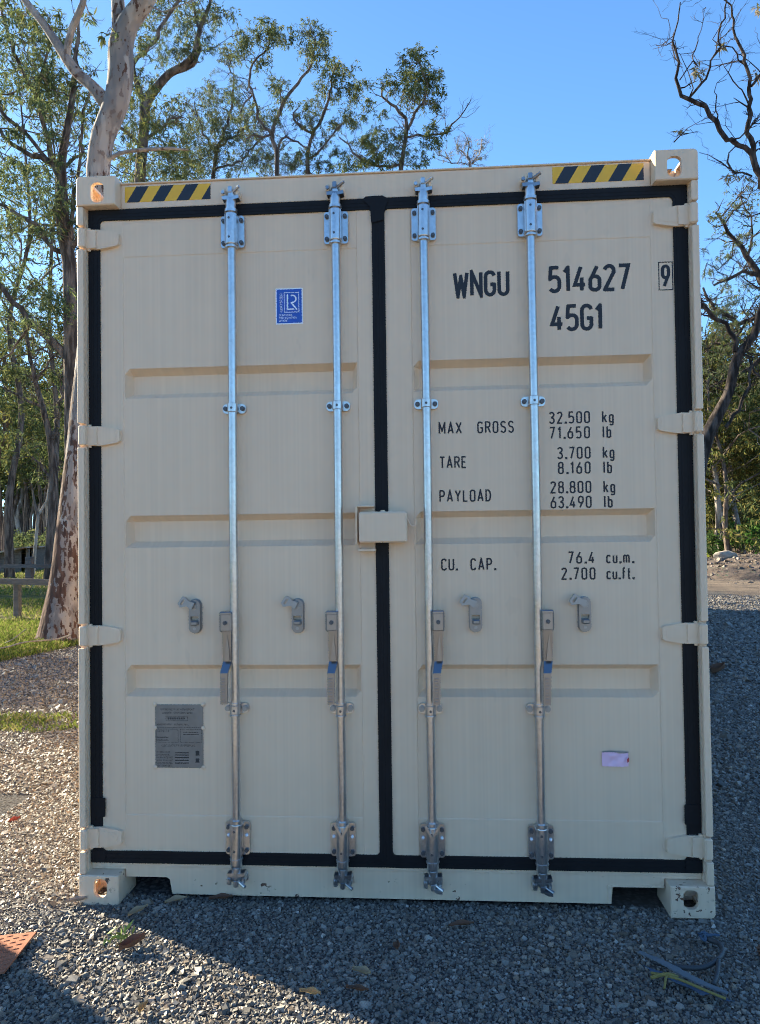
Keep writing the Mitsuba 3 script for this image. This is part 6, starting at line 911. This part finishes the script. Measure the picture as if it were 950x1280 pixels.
k = put('yellow_cord', join(tube(g([(0.865, -0.43, 0.026), (0.90, -0.455, 0.034), (0.945, -0.470, 0.03), (1.0, -0.50, 0.022), (1.06, -0.525, 0.01)]), 0.0045, 6), tube(g([(0.885, -0.50, 0.02), (0.905, -0.46, 0.036), (0.935, -0.435, 0.026)]), 0.004, 6), tube(g([(0.86, -0.445, 0.02), (0.905, -0.458, 0.04), (0.94, -0.452, 0.028)]), 0.006, 6)), 'cord_yellow', smooth=True); tag(k, 'knotted yellow cord lying across the blue tarpaulin scrap', 'cord')
k = put('rubber_hose', tube(g([(0.90, -0.325, 0.004), (0.96, -0.36, 0.01), (1.04, -0.365, 0.012), (1.10, -0.33, 0.016), (1.145, -0.27, 0.012), (1.155, -0.21, 0.008), (1.13, -0.17, 0.004)]), 0.0085, 8), 'hose_black', smooth=True); tag(k, 'short curved grey-black hose lying above the blue scrap near the right corner', 'hose')
k = put('rubber_hose', tube(g([(1.11, -0.33, 0.018), (1.08, -0.40, 0.014), (1.05, -0.45, 0.008)]), 0.008, 8), 'hose_black', smooth=True); tag(k, 'second stub of grey-black hose crossing down to the webbing strap', 'hose')
rng = R(77)
k = put('cloth_scrap', join(*[tube(g([(1.125 + rng.normal() * .012, -0.165 + rng.normal() * .012, 0.01 * rng.uniform(0, 2)) for _ in range(4)]), 0.004, 5) for _ in range(9)]), 'cloth_blue', smooth=True); tag(k, 'small tuft of frayed blue fibre at the top end of the curved hose', 'cloth scrap')
sc = []
for i in range(60):
    t_ = i / 60; a = i * 2.4; r_ = 0.024 * math.sin(math.pi * (0.12 + 0.8 * t_)); c = np.array([1.285 + 0.02 * t_, -0.262 - 0.055 * (t_ - .5), 0.0]); d = np.array([math.cos(a), math.sin(a) * 0.6, 0.8 * math.sin(a)])
    q = trimesh.creation.icosphere(subdivisions=0); q.apply_scale(0.0065); q.apply_transform(np.diag([1, 1, 0.6, 1])); q.apply_translation(c + d * r_ + [0, 0, float(height(c[0], c[1])) + 0.032]); sc.append(q)
k = put('dry_cone', join(*sc), 'dry_leaf_brown'); tag(k, 'reddish-brown dry seed cone on the gravel at the right edge', 'cone')
k = put('weed_sprout', join(*[trimesh.Trimesh(*(lambda v, f: (v, f))(*leaf_cloud(np.array([[-0.93 + rng.normal() * .018, -0.285 + rng.normal() * .018, 0.03 + 0.012 * rng.uniform()]]), 0.045, 0.012, rng, [(0.2, 0.28, 0.06)], -0.6)[:2]), process=False) for _ in range(22)]), mat('weed_green', (0.22, 0.28, 0.07), 0.6, 0.3)); tag(k, 'tiny pale green weed sprouting beside the curled red-brown leaf', 'weed')
# litter twigs and bark crumbs in the gravel
